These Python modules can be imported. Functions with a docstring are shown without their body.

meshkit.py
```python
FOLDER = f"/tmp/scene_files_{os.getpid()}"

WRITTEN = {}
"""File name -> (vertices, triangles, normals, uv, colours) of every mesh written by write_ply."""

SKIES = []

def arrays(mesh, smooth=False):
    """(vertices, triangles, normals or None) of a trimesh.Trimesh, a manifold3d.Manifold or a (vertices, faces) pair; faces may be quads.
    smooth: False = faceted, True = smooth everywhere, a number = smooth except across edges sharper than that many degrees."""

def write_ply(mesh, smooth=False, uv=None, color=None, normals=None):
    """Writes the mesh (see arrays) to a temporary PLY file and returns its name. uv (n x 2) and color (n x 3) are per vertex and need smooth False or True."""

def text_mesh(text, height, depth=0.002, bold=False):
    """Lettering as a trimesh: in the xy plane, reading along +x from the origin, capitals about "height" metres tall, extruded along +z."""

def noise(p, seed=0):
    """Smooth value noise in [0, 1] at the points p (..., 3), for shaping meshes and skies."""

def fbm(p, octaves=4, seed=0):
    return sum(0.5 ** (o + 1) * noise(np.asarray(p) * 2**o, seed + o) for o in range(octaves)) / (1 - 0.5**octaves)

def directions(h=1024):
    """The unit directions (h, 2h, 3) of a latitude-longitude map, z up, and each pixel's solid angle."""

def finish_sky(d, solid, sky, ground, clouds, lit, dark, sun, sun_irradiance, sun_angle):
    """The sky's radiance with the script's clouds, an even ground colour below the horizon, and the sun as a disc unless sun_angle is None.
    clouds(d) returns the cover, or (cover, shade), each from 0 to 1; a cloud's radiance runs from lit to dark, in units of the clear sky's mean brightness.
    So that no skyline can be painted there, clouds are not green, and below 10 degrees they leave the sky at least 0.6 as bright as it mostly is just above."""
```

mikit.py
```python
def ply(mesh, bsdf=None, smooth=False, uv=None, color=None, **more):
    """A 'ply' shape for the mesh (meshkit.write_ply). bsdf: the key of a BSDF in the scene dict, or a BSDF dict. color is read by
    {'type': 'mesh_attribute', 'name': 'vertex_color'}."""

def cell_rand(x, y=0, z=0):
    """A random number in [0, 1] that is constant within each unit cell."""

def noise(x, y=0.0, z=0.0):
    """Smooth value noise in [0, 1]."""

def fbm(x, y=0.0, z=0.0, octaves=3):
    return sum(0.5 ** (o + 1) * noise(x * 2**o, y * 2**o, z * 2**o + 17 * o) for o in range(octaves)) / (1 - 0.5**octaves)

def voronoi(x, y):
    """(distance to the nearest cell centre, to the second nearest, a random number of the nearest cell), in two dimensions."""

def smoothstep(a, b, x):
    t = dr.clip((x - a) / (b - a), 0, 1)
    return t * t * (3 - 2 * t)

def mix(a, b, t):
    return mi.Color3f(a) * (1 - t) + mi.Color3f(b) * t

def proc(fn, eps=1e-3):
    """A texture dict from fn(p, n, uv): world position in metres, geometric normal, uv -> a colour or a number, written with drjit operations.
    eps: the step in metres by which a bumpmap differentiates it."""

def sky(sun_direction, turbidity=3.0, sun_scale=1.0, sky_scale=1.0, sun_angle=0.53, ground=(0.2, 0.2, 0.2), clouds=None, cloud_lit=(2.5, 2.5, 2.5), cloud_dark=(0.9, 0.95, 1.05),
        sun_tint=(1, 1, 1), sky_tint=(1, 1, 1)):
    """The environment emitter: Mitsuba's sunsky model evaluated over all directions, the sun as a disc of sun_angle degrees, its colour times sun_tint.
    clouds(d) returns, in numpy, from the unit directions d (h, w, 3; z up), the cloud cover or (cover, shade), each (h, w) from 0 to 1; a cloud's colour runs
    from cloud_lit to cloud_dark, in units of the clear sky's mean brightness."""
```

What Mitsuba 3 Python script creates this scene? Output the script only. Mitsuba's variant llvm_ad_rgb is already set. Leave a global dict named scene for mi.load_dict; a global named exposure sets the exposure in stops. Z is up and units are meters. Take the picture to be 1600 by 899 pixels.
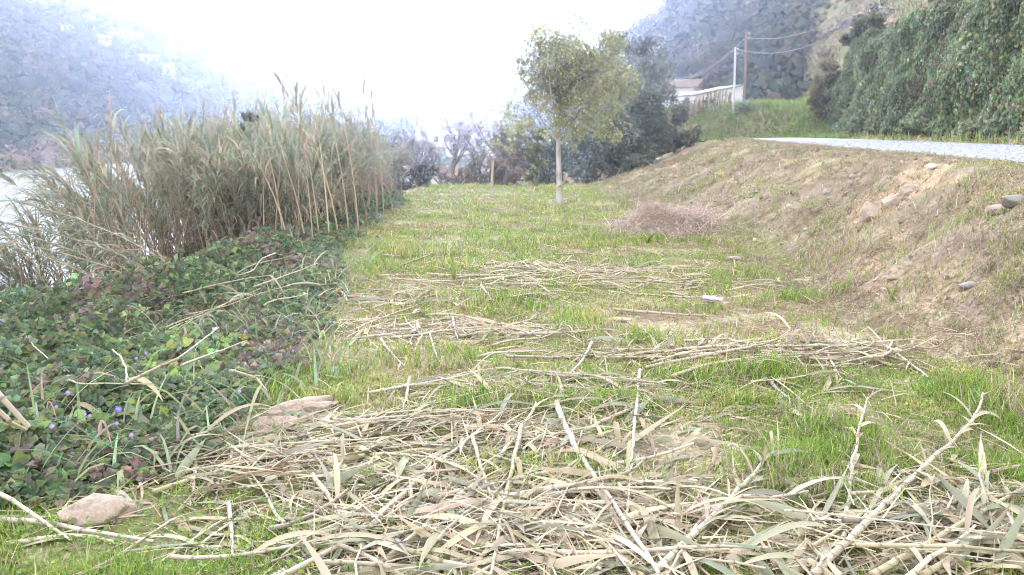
import math
import numpy as np
import drjit as dr
import trimesh
import mitsuba as mi
import mikit
import meshkit

T = mi.ScalarTransform4f
R = np.random.default_rng(11)
scene, labels = {}, {}

# ------------------------------------------------------------------ camera, sky, air, exposure
EYE_Z, PITCH, FOV = 1.55, math.radians(11.02), 65.0
FOC = 800 / math.tan(math.radians(FOV / 2))
scene['camera'] = {
    'type': 'perspective', 'fov': FOV, 'fov_axis': 'x', 'near_clip': 0.05, 'far_clip': 8000.0,
    'to_world': T().look_at(origin=[0, 0, EYE_Z], target=[0, math.cos(PITCH), EYE_Z - math.sin(PITCH)], up=[0, 0, 1]),
    'medium': {'type': 'ref', 'id': 'valley_air'}}
SUN_AZ, SUN_EL = math.radians(-5.0), math.radians(16.0)
SUN = (math.sin(SUN_AZ) * math.cos(SUN_EL), math.cos(SUN_AZ) * math.cos(SUN_EL), math.sin(SUN_EL))
scene['sky'] = mikit.sky(SUN, turbidity=3, sun_scale=0.46, sun_angle=16, sun_tint=(0.60, 0.92, 2.45), clouds=lambda d: 1.0,
                         cloud_lit=(2.5, 2.45, 2.6), ground=(0.12, 0.12, 0.09))
scene['valley_air'] = {'type': 'homogeneous', 'albedo': {'type': 'rgb', 'value': [0.60, 0.66, 0.755]},
                       'sigma_t': {'type': 'rgb', 'value': [0.0013, 0.0013, 0.0013]},
                       'phase': {'type': 'hg', 'g': 0.86}}
exposure = 4.45

# ------------------------------------------------------------------ helpers
def put(key, mesh, bsdf, smooth=False, color=None, uv=None, normals=None):
    k, n = key, 0
    while k in scene:
        n += 1
        k = '%s_%03d' % (key, n)
    scene[k] = mikit.ply(mesh, bsdf, smooth, uv, color) if normals is None else {'type': 'ply', 'filename': meshkit.write_ply(mesh, False, uv, color, normals), 'face_normals': False, 'bsdf': {'type': 'ref', 'id': bsdf}}
    return k

TAKEN = set()
def new_key(name):
    k, n = name, 0
    while k in TAKEN or k in scene:
        n += 1
        k = '%s_%03d' % (name, n)
    TAKEN.add(k)
    return k

def tag(key, label=None, cat=None, group=None, kind=None):
    d = labels.setdefault(key, {})
    for a, b in (('label', label), ('category', cat), ('group', group), ('kind', kind)):
        if b:
            d[a] = b
    return key

def nrm(v):
    return v / np.maximum(np.linalg.norm(v, axis=-1, keepdims=True), 1e-9)

def flat(V, F, C=None):
    """(N, n, 3) vertices that share one face pattern -> one mesh and its vertex colours"""
    N, n = V.shape[:2]
    faces = (F[None] + (np.arange(N) * n)[:, None, None]).reshape(-1, 3)
    if C is not None:
        C = np.repeat(C, n, 0) if C.ndim == 2 else C.reshape(-1, 3)
    return (V.reshape(-1, 3), faces), C

def join(parts):
    """[(mesh, colour)] -> one mesh and its colours"""
    vs, fs, cs, at = [], [], [], 0
    for (v, f), c in parts:
        vs.append(v); fs.append(np.asarray(f) + at); at += len(v)
        cs.append(np.broadcast_to(c, (len(v), 3)))
    return (np.vstack(vs), np.vstack(fs)), np.vstack(cs)

def tube(points, radii, sides=6, cap=True):
    p = np.asarray(points, float)
    r = np.broadcast_to(radii, (len(p),))
    t = nrm(np.gradient(p, axis=0))
    ref = np.array([0.31, 0.17, 0.93]) if abs(t[0, 2]) < 0.85 else np.array([0.9, 0.3, 0.1])
    a = nrm(np.cross(t, ref)); b = np.cross(t, a)
    an = np.arange(sides) * 2 * np.pi / sides
    v = p[:, None] + r[:, None, None] * (np.cos(an)[None, :, None] * a[:, None] + np.sin(an)[None, :, None] * b[:, None])
    i, j = np.meshgrid(np.arange(len(p) - 1), np.arange(sides), indexing='ij')
    q = np.stack([i * sides + j, i * sides + (j + 1) % sides, (i + 1) * sides + (j + 1) % sides, (i + 1) * sides + j], -1).reshape(-1, 4)
    f = np.vstack([q[:, [0, 1, 2]], q[:, [0, 2, 3]]])
    v = v.reshape(-1, 3)
    if cap:
        n = len(v)
        v = np.vstack([v, p[0], p[-1]])
        k = np.arange(sides)
        f = np.vstack([f, np.stack([np.full(sides, n), (k + 1) % sides, k], 1),
                       np.stack([np.full(sides, n + 1), n - sides + k, n - sides + (k + 1) % sides], 1)])
    return v, f

def spline(pts, n):
    """n points along a smooth curve through pts"""
    p = np.asarray(pts, float)
    if len(p) == 2:
        return p[0] + (p[1] - p[0]) * np.linspace(0, 1, n)[:, None]
    from scipy.interpolate import PchipInterpolator
    d = np.r_[0, np.cumsum(np.linalg.norm(np.diff(p, axis=0), axis=1))]
    return PchipInterpolator(d, p)(np.linspace(0, d[-1], n))

def ribbons(p0, d0, L, W, K, droop=0.0, side=None, twist=0.0, prof=None, floor=None, fold=0.0, curl=None):
    """N strap leaves or blades: (N, n, 3) vertices and their face pattern. droop bends them down per unit of length."""
    N = len(p0)
    L, W = np.broadcast_to(L, (N,)), np.broadcast_to(W, (N,))
    droop, twist = np.broadcast_to(droop, (N,)), np.broadcast_to(twist, (N,))
    prof = prof if prof is not None else [1.0 - 0.75 * (k / K) ** 1.5 for k in range(K)] + [0.0]
    p, d = np.array(p0, float), nrm(np.array(d0, float))
    if side is None:
        side = np.cross(d, [0, 0, 1.0]) + 1e-4 * R.normal(size=(N, 3))
    side = nrm(side)
    rows = []
    for k in range(K + 1):
        s = nrm(side - d * np.sum(side * d, 1, keepdims=True))
        n = np.cross(s, d)
        a = (twist * k / K)[:, None]
        s = s * np.cos(a) + n * np.sin(a)
        w = (W * prof[k])[:, None] / 2
        if k == K:
            rows.append(p[:, None])
        elif fold:
            rows.append(np.stack([p - s * w, p - np.cross(s, d) * w * fold, p + s * w], 1))
        else:
            rows.append(np.stack([p - s * w, p + s * w], 1))
        if k < K:
            p = p + d * (L / K)[:, None]
            if floor is not None:
                g = floor(p[:, 0], p[:, 1])
                low = p[:, 2] < g
                p[low, 2] = g[low]
                d[low, 2] = np.maximum(d[low, 2], -0.05)
            d = d.copy(); d[:, 2] -= droop / K
            if curl is not None:
                d = d + curl / K
            d = nrm(d)
    V = np.concatenate(rows, 1)
    m = 3 if fold else 2
    F = []
    for k in range(K - 1):
        for j in range(m - 1):
            a, b = k * m + j, (k + 1) * m + j
            F += [[a, a + 1, b + 1], [a, b + 1, b]]
    a = (K - 1) * m
    for j in range(m - 1):
        F.append([a + j, a + j + 1, K * m])
    return V, np.array(F)

def leaves(p, n, size, ratio=0.55, up=None):
    """N diamond leaves of two triangles, facing n, folded a little along the midrib"""
    N = len(p)
    n = nrm(n)
    a = nrm(np.cross(n, R.normal(size=(N, 3)))) if up is None else nrm(up - n * np.sum(up * n, 1, keepdims=True))
    b = np.cross(n, a)
    s = np.broadcast_to(size, (N,))[:, None]
    dip = n * s * 0.10
    V = np.stack([p - a * s * 0.5, p + b * s * ratio * 0.5 + dip - a * s * 0.05, p + a * s * 0.5, p - b * s * ratio * 0.5 + dip - a * s * 0.05], 1)
    return V, np.array([[0, 1, 2], [0, 2, 3]])

def shade(base, n, spread=0.25, hue=0.12):
    """n colours round a base colour (or a list of base colours)"""
    base = np.atleast_2d(base)
    c = base[R.integers(0, len(base), n)]
    return np.clip(c * np.exp(R.normal(0, spread, (n, 1))) * np.exp(R.normal(0, hue, (n, 3))), 0.004, 0.85)

def rock(size, seed, sub=3, rough=0.35):
    m = trimesh.creation.icosphere(subdivisions=sub)
    v = m.vertices
    f = meshkit.fbm(v * 1.3 + seed * 7.1, 3, seed)
    rg = np.random.default_rng(seed)
    cutd = nrm(rg.normal(size=(9, 3)))
    r = 1 + rough * (f - 0.5) * 2
    for q in cutd:      # broken faces
        h = rg.uniform(0.62, 0.9); dq = v @ q
        r = np.where(dq * r > h, h / np.maximum(dq, 1e-3), r)
    r = r + 0.10 * rough * (meshkit.fbm(v * 6 + seed, 3, seed + 1) - 0.5)
    return v * r[:, None] * np.asarray(size), m.faces

def box(x0, x1, y0, y1, z0, z1):
    m = trimesh.creation.box(extents=(x1 - x0, y1 - y0, z1 - z0))
    return np.array(m.vertices) + [(x0 + x1) / 2, (y0 + y1) / 2, (z0 + z1) / 2], np.array(m.faces)

def fb(x, y, f, seed=0, octaves=4):
    x, y = np.broadcast_arrays(np.asarray(x, float), np.asarray(y, float))
    return meshkit.fbm(np.stack([x * f, y * f, np.full_like(x, seed * 3.7)], -1), octaves, seed)

def sst(a, b, x):
    t = np.clip((x - a) / (b - a), 0, 1)
    return t * t * (3 - 2 * t)

# ------------------------------------------------------------------ the lie of the land
WATER_Z = -5.0
def x_edge(y):      # where the clearing ends and the river bank starts to fall
    return np.interp(y, [1.5, 3.2, 3.7, 4.2, 5.4, 7.3, 12.8, 25, 40, 60], [-2.7, -2.2, -1.7, -1.55, -1.55, -1.8, -2.45, -3.2, -4.0, -5.0])
def x_road(y):      # the road's edge on the clearing's side
    y = np.asarray(y, float)
    return 4.77 + 0.168 * y - 0.02 * np.clip(y - 40, 0, 30) ** 2 - 1.0 * np.clip(y - 70, 0, 60)
def z_road(y):
    return 1.15 - 0.03 * np.clip(np.asarray(y, float) - 42, 0, 200)
ROAD_W = 5.2
def ground_z(x, y, detail=True):
    x, y = np.broadcast_arrays(np.asarray(x, float), np.asarray(y, float))
    z = -0.02 * np.clip(y, 0, 34) - 0.13 * np.clip(y - 34, 0, 34)
    s = np.maximum(x_edge(y) - x, 0)
    z = z - 0.35 * s * s / (s + 0.5) - 0.5 * np.maximum(s - 7, 0)
    z = np.maximum(z, -6.5)
    zr = z_road(y)
    xr = x_road(y)
    toe = 3.45 + 0.35 * np.sin(y * 0.7) * np.clip(y / 6, 0, 1)
    crest = np.maximum(xr - 0.75, toe + 1.0)
    t = np.clip((x - toe) / (crest - toe), 0, 1)
    bank = 0.72 * t + 0.28 * sst(0, 1, t)
    near = sst(66, 46, y)
    z = np.where(x > toe, z + (zr - z) * bank * np.maximum(np.maximum(near, sst(3, 9, x - toe) * sst(130, 95, y)), sst(0, 30, x - toe)), z)
    far = x - (4.77 + 0.168 * np.clip(y, -20, 62) + ROAD_W)
    z = z + np.where(far > 0, 0.2 * sst(0, 1.2, far), 0)
    z = z + 2.7 * sst(0.5, 3.0, x - xr - ROAD_W) * sst(46, 58, y) * sst(110, 85, y) * sst(6, 2, far)
    cliff = sst(55, 49, y)
    z = z + cliff * 4.7 * sst(1.2, 2.4, far) + (0.42 + 0.50 * sst(3, 14, far)) * np.maximum(far - 1.4, 0) * sst(1.2, 3, far)
    if detail:
        on_road = sst(-0.7, -0.1, x - xr) * sst(0.6, 0.05, x - xr - ROAD_W)
        bankish = sst(0.05, 0.3, t) * sst(1.0, 0.85, t)
        n = 0.17 * (fb(x, y, 0.9, 1) - 0.5) + 0.06 * (fb(x, y, 5, 2) - 0.5)
        n = n + bankish * (0.46 * (fb(x, y, 1.3, 3) - 0.5) + 0.24 * (fb(x, y, 4.5, 4) - 0.5))
        n = n + sst(2, 6, far) * 1.2 * (fb(x, y, 0.12, 5) - 0.5)
        z = z + n * (1 - on_road)
    return z

def px_ray(px, py):
    u, v = (px - 800) / FOC, -(py - 449.5) / FOC
    return np.array([u, math.cos(PITCH) + v * math.sin(PITCH), -math.sin(PITCH) + v * math.cos(PITCH)])

_ts = np.concatenate([np.linspace(1.5, 12, 900), np.linspace(12.02, 60, 900)])
def spot(px, py, lift=0.0):
    """the point of the ground seen in that direction of the survey photograph, lifted by lift"""
    d = px_ray(px, py)
    p = np.array([0, 0, EYE_Z]) + d * _ts[:, None]
    k = np.argmax(p[:, 2] < ground_z(p[:, 0], p[:, 1]) + lift)
    return p[k]

def at(px, py, Y):
    """the point in that direction at a distance of Y metres along the valley"""
    d = px_ray(px, py)
    return np.array([0, 0, EYE_Z]) + d * (Y / d[1])

# ------------------------------------------------------------------ materials
VC = {'type': 'mesh_attribute', 'name': 'vertex_color'}
scene['leaf_matter'] = {'type': 'principledthin', 'base_color': VC, 'roughness': 0.55, 'diff_trans': 0.9, 'spec_trans': 0.0, 'eta': 1.35}
scene['dry_matter'] = {'type': 'twosided', 'bsdf': {'type': 'principled', 'base_color': VC, 'roughness': 0.6, 'specular': 0.35}}
scene['dry_leaf'] = {'type': 'principledthin', 'base_color': VC, 'roughness': 0.5, 'diff_trans': 0.35, 'spec_trans': 0.0, 'eta': 1.4}
scene['matt'] = {'type': 'twosided', 'bsdf': {'type': 'diffuse', 'reflectance': VC}}
scene['water'] = {'type': 'dielectric', 'int_ior': 1.33}

def P(fn, rough=0.9, bump=None, bscale=1.0, spec=0.2):
    b = {'type': 'principled', 'base_color': mikit.proc(fn), 'roughness': rough, 'specular': spec}
    if bump is not None:
        b = {'type': 'bumpmap', 'arbitrary': mikit.proc(bump), 'scale': bscale, 'bsdf': b}
    return {'type': 'twosided', 'bsdf': b}

def soil_colour(p, n, uv):
    a = mikit.fbm(p.x * 0.8, p.y * 0.8, p.z * 0.8, 3)
    b = mikit.fbm(p.x * 7, p.y * 7, p.z * 7, 3)
    c = mikit.noise(p.x * 55, p.y * 55, p.z * 55)
    soil = mikit.mix((0.13, 0.095, 0.065), (0.25, 0.19, 0.13), b)
    straw = mikit.mix((0.24, 0.20, 0.13), (0.36, 0.31, 0.21), c)
    green = mikit.mix((0.10, 0.13, 0.04), (0.18, 0.21, 0.07), c)
    col = mikit.mix(soil, straw, mikit.smoothstep(0.42, 0.62, mikit.fbm(p.x * 2.2 + 9, p.y * 2.2, p.z * 2, 3)))
    col = mikit.mix(col, green, mikit.smoothstep(0.40, 0.60, a) * 0.75)
    # the raw earth of the cut bank
    steep = mikit.smoothstep(0.97, 0.83, n.z) * mikit.smoothstep(3.2, 3.8, p.x) * mikit.smoothstep(14.0, 11.0, p.x)
    earth = mikit.mix((0.185, 0.145, 0.11), (0.33, 0.265, 0.20), b)
    sandy = mikit.mix(earth, (0.42, 0.32, 0.22), mikit.smoothstep(0.60, 0.74, mikit.fbm(p.x * 1.1, p.y * 1.1 + 4.2, p.z * 1.1, 2)))
    col = mikit.mix(col, sandy, steep * 0.8)
    # the orange scar where the bank has slipped
    r2 = dr.square((p.x - SCAR[0]) / 0.5) + dr.square((p.y - SCAR[1]) / 1.0)
    col = mikit.mix(col, mikit.mix((0.29, 0.215, 0.14), (0.42, 0.315, 0.205), b), mikit.smoothstep(1.3, 0.5, r2 + 1.2 * (mikit.fbm(p.x * 3, p.y * 3, p.z * 3, 3) - 0.5)))
    return col * (0.8 + 0.4 * c)
SCAR = [float(q) for q in spot(1395, 308)]

scene['earth'] = P(soil_colour, 0.95, lambda p, n, uv: mikit.fbm(p.x * 24, p.y * 24, p.z * 24, 3), 0.03, 0.1)

def cobble_colour(p, n, uv):
    r = mikit.cell_rand(dr.floor(p.x * 9), dr.floor(p.y * 9))
    c = mikit.fbm(p.x * 40, p.y * 40, 0, 2)
    return mikit.mix((0.24, 0.265, 0.31), (0.34, 0.365, 0.41), r * 0.5 + c * 0.5)
scene['granite_setts'] = P(cobble_colour, 0.6, None, 1, 0.5)
def bed_colour(p, n, uv):
    d1, d2, r = mikit.voronoi(p.x * 9, p.y * 9)
    return mikit.mix((0.17, 0.16, 0.14), mikit.mix((0.24, 0.265, 0.31), (0.34, 0.365, 0.41), r), mikit.smoothstep(0.02, 0.12, d2 - d1))
scene['sett_bed'] = P(bed_colour, 0.6, None, 1, 0.5)

def rock_colour(p, n, uv):
    a = mikit.fbm(p.x * 9, p.y * 9, p.z * 9, 4)
    b = mikit.noise(p.x * 120, p.y * 120, p.z * 120)
    return mikit.mix((0.30, 0.24, 0.19), (0.50, 0.42, 0.34), a) * (0.8 + 0.35 * b)
scene['sandy_stone'] = P(rock_colour, 0.95, lambda p, n, uv: mikit.fbm(p.x * 45, p.y * 45, p.z * 45, 3), 0.012, 0.1)
def granite_colour(p, n, uv):
    a = mikit.fbm(p.x * 3, p.y * 3, p.z * 3, 3)
    return mikit.mix((0.20, 0.19, 0.175), (0.40, 0.385, 0.36), a)
scene['grey_stone'] = P(granite_colour, 0.9)
def hill_colour(p, n, uv):
    a = mikit.fbm(p.x * 0.05, p.y * 0.05, p.z * 0.05, 4)
    return mikit.mix((0.045, 0.06, 0.03), (0.12, 0.10, 0.06), mikit.smoothstep(0.4, 0.7, a))
scene['hill_earth'] = P(hill_colour, 1.0, None, 1, 0.0)
def plaster_colour(p, n, uv):
    a = mikit.fbm(p.x * 0.8, p.y * 0.8, p.z * 1.6, 3)
    return mikit.mix((0.70, 0.69, 0.68), (0.84, 0.83, 0.81), a)
scene['white_plaster'] = P(plaster_colour, 0.9)
def tile_colour(p, n, uv):
    return mikit.mix((0.13, 0.105, 0.09), (0.22, 0.165, 0.135), mikit.fbm(p.x * 3, p.y * 3, p.z * 3, 3))
scene['roof_tile'] = P(tile_colour, 0.9)
scene['dark_pane'] = {'type': 'twosided', 'bsdf': {'type': 'principled', 'base_color': {'type': 'rgb', 'value': [0.05, 0.055, 0.06]}, 'roughness': 0.15, 'specular': 0.6}}

# ------------------------------------------------------------------ ground
R = np.random.default_rng(115)
def grid_mesh(xs, ys, zf):
    X, Y = np.meshgrid(xs, ys)
    Z = zf(X, Y)
    nx, ny = len(xs), len(ys)
    i, j = np.meshgrid(np.arange(ny - 1), np.arange(nx - 1), indexing='ij')
    a = i * nx + j
    q = np.stack([a, a + 1, a + nx + 1, a + nx], -1).reshape(-1, 4)
    return np.stack([X, Y, Z], -1).reshape(-1, 3), np.vstack([q[:, [0, 1, 2]], q[:, [0, 2, 3]]])

u = np.linspace(-1, 1, 360)
gx = np.where(u < 0, -34 * (0.14 * -u + 0.86 * (-u) ** 3.2), 120 * (0.05 * u + 0.95 * u ** 3.6))
gx = np.unique(np.round(gx, 4))
gy = np.concatenate([np.linspace(-10, 1.2, 24), np.geomspace(1.25, 130, 350)])
put('ground', grid_mesh(gx, gy, ground_z), 'earth', True)
tag('ground', 'uneven grassy clearing falling to the river, cut by a bare earth bank below the road', 'ground', kind='structure')

# road: a bed, and the granite setts laid on it
ry = np.concatenate([np.linspace(-8, 45, 180), np.linspace(46, 70, 20)])
rv = np.stack([np.stack([x_road(ry) + k * ROAD_W / 6, ry, z_road(ry) + 0.012 + 0.05 * math.sin(math.pi * k / 6)], 1) for k in range(7)], 1)
i, j = np.meshgrid(np.arange(len(ry) - 1), np.arange(6), indexing='ij')
a = i * 7 + j
q = np.stack([a, a + 1, a + 8, a + 7], -1).reshape(-1, 4)
put('road', (rv.reshape(-1, 3), np.vstack([q[:, [0, 1, 2]], q[:, [0, 2, 3]]])), 'sett_bed', True)
tag('road', 'pale grey cobbled road along the top of the earth bank', 'road', kind='structure')
sy, sx = np.meshgrid(np.arange(6.5, 30, 0.125), np.arange(0.06, ROAD_W, 0.125), indexing='ij')
sx, sy = (sx + R.normal(0, 0.008, sx.shape)).ravel(), (sy + R.normal(0, 0.008, sy.shape)).ravel()
keep = (sx + x_road(sy)) < 0.70 * sy + 1.2
sx, sy = sx[keep], sy[keep]
hw = R.uniform(0.045, 0.056, (len(sx), 2))
cz = z_road(sy) + 0.012 + 0.05 * np.sin(np.pi * sx / ROAD_W) + R.uniform(0.010, 0.022, len(sx))
cx = sx + x_road(sy)
corner = np.array([[-1, -1], [1, -1], [1, 1], [-1, 1]])
V = np.zeros((len(sx), 8, 3))
for k, (ca, cb) in enumerate(corner):
    V[:, k] = np.stack([cx + ca * hw[:, 0], sy + cb * hw[:, 1], cz - 0.03], 1)
    V[:, k + 4] = np.stack([cx + ca * hw[:, 0] * 0.8, sy + cb * hw[:, 1] * 0.8, cz], 1)
F = [[4, 5, 6], [4, 6, 7]] + [t for k in range(4) for t in ([k, (k + 1) % 4, (k + 1) % 4 + 4], [k, (k + 1) % 4 + 4, k + 4])]
m, _ = flat(V, np.array(F))
put('road__setts', m, 'granite_setts'); tag('road__setts', 'worn granite setts of the road', kind='stuff')

# river
wx, wy = np.linspace(-140, 10, 60), np.linspace(-120, 900, 120)
put('river', (np.array([[-140, -120, WATER_Z], [10, -120, WATER_Z], [10, 900, WATER_Z], [-140, 900, WATER_Z.__float__()]]), np.array([[0, 1, 2], [0, 2, 3]])), 'river_water')
def ripple(p, n, uv):
    return mikit.fbm(p.x * 0.9, p.y * 0.9, 0, 3)
scene['river_water'] = {'type': 'bumpmap', 'arbitrary': mikit.proc(ripple, 0.05), 'scale': 0.12,
                        'bsdf': {'type': 'principled', 'base_color': {'type': 'rgb', 'value': [0.16, 0.19, 0.20]}, 'roughness': 0.3, 'specular': 1.0}}
scene['river_water'] = {'type': 'twosided', 'bsdf': scene['river_water']}
tag('river', 'broad still river shining white under the sky', 'river', kind='structure')

# ------------------------------------------------------------------ hills
R = np.random.default_rng(114)
def left_hill_z(x, y):
    t = np.clip((-x - 82 + 0.30 * np.clip(y - 170, 0, 2000)) / 155, 0, 2.2)     # the valley bends: the hill swings across it
    up = 66 * np.interp(y, [280, 363, 427, 485, 588, 675, 900], [0.84, 0.80, 0.69, 0.60, 0.43, 0.35, 0.28]) * (0.5 * sst(0, 1.0, t) + 0.5 * np.clip(t, 0, 1))
    up = up - 14 * np.clip(t - 1, 0, 1)
    gully = (fb(x, y, 0.011, 21) - 0.5) * 20 * sst(0.03, 0.4, t) + (fb(x, y, 0.05, 22) - 0.5) * 5 * sst(0.02, 0.2, t)
    return -6.2 + up + gully
hx = 150 - 560 * np.linspace(0, 1, 190)
hy = np.concatenate([np.linspace(-150, 700, 190), np.linspace(715, 1100, 40)])
put('river_hill', grid_mesh(hx[::-1], hy, left_hill_z), 'hill_earth', True)
tag('river_hill', 'long wooded hillside across the river fading into haze', 'hill', kind='structure')

# the hill that closes the valley and climbs to the right, in polar rings about the clearing
az_px = np.array([430, 520, 560, 600, 650, 700, 750, 800, 870, 950, 1000, 1060, 1150, 1300, 1450, 1700])
az_k = np.arctan((az_px - 800) / FOC)
crest_r = 0.66 * np.array([420, 410, 400, 390, 380, 370, 350, 330, 300, 275, 255, 245, 240, 235, 235, 235])
crest_s = np.array([-20, -5, 16, 30, 34, 38, 50, 66, 105, 152, 190, 225, 250, 265, 280, 300]) / FOC
def closing_hill_z(x, y):
    az, r = np.arctan2(x, y), np.hypot(x, y)
    rc = np.interp(az, az_k, crest_r)
    ys = rc * np.cos(az)
    zc = np.interp(az, az_k, crest_s) * ys - 6.0
    start = np.interp(az, az_k, np.array([0.55] * 9 + [0.45, 0.42, 0.40, 0.38, 0.36, 0.36, 0.36]))
    t = (r / rc - start) / (1 - start)
    z = -4.5 + (zc + 4.5) * (0.5 * sst(0, 1, t) + 0.5 * np.clip(t, 0, 1)) - 0.25 * np.maximum(r - rc, 0)
    return z + (fb(x, y, 0.02, 31) - 0.5) * 7 * sst(0.05, 0.4, t) + (0 if True else 0)
aa, rr = np.meshgrid(np.linspace(az_k[0], az_k[-1], 160), np.linspace(62, 560, 110), indexing='ij')
X, Y = rr * np.sin(aa), rr * np.cos(aa)
i, j = np.meshgrid(np.arange(159), np.arange(109), indexing='ij')
a = i * 110 + j
q = np.stack([a, a + 1, a + 111, a + 110], -1).reshape(-1, 4)
put('closing_hill', (np.stack([X, Y, closing_hill_z(X, Y)], -1).reshape(-1, 3), np.vstack([q[:, [0, 2, 1]], q[:, [0, 3, 2]]])), 'hill_earth', True)
tag('closing_hill', 'wooded hill that closes the valley and climbs behind the houses', 'hill', kind='structure')

ICO = trimesh.creation.icosahedron()
def wood(key, pos, size, colours, fringe, label, cat, squash=0.9, lump=0.6, leaf=0.40):
    """a far wood: every crown an uneven core with leafy clumps standing out of it, one mesh"""
    N = len(pos)
    v = ICO.vertices
    stretch = np.array([1, 1, squash])
    top = pos + np.array([0, 0, 0.6]) * size[:, None]
    n1 = meshkit.noise(v[None] * 2.1 + R.uniform(0, 90, (N, 1, 3)), 5)[..., None]
    V = v[None] * (0.62 - lump / 2 + lump * n1) * size[:, None, None] * stretch + top[:, None]
    patch = meshkit.fbm(pos * 0.035, 3, 61)
    c = shade(colours, N, 0.09, 0.04) * (0.62 + 0.85 * patch[:, None])
    m1, C1 = flat(V, ICO.faces, c)
    n1 = np.tile(nrm(v * [1, 1, 0.9] + [0, 0, 0.25]), (N, 1))
    d = nrm(R.normal(size=(N, fringe, 3)) + [0, 0, 0.25])
    bump = meshkit.noise(d * 1.9 + (np.arange(N) * 13.7)[:, None, None], 3)[..., None]
    p = (d * (0.55 + 0.55 * bump + R.uniform(-0.12, 0.16, (N, fringe, 1))) * size[:, None, None] * stretch + top[:, None]).reshape(-1, 3)
    V2, F2 = leaves(p, R.normal(0, 0.6, p.shape) + d.reshape(-1, 3), np.repeat(size, fringe) * leaf * R.uniform(0.6, 1.4, N * fringe), 0.8)
    m2, C2 = flat(V2, F2, np.repeat(c, fringe, 0) * np.exp(R.normal(0, 0.07, (N * fringe, 1))))
    n2 = np.repeat(nrm(d.reshape(-1, 3) + [0, 0, 0.3]), 4, 0)
    m, C = join([(m1, C1), (m2, C2)])
    put(key, m, 'matt', False, C, normals=np.vstack([n1, n2])); tag(key, label, cat, kind='stuff')

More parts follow.
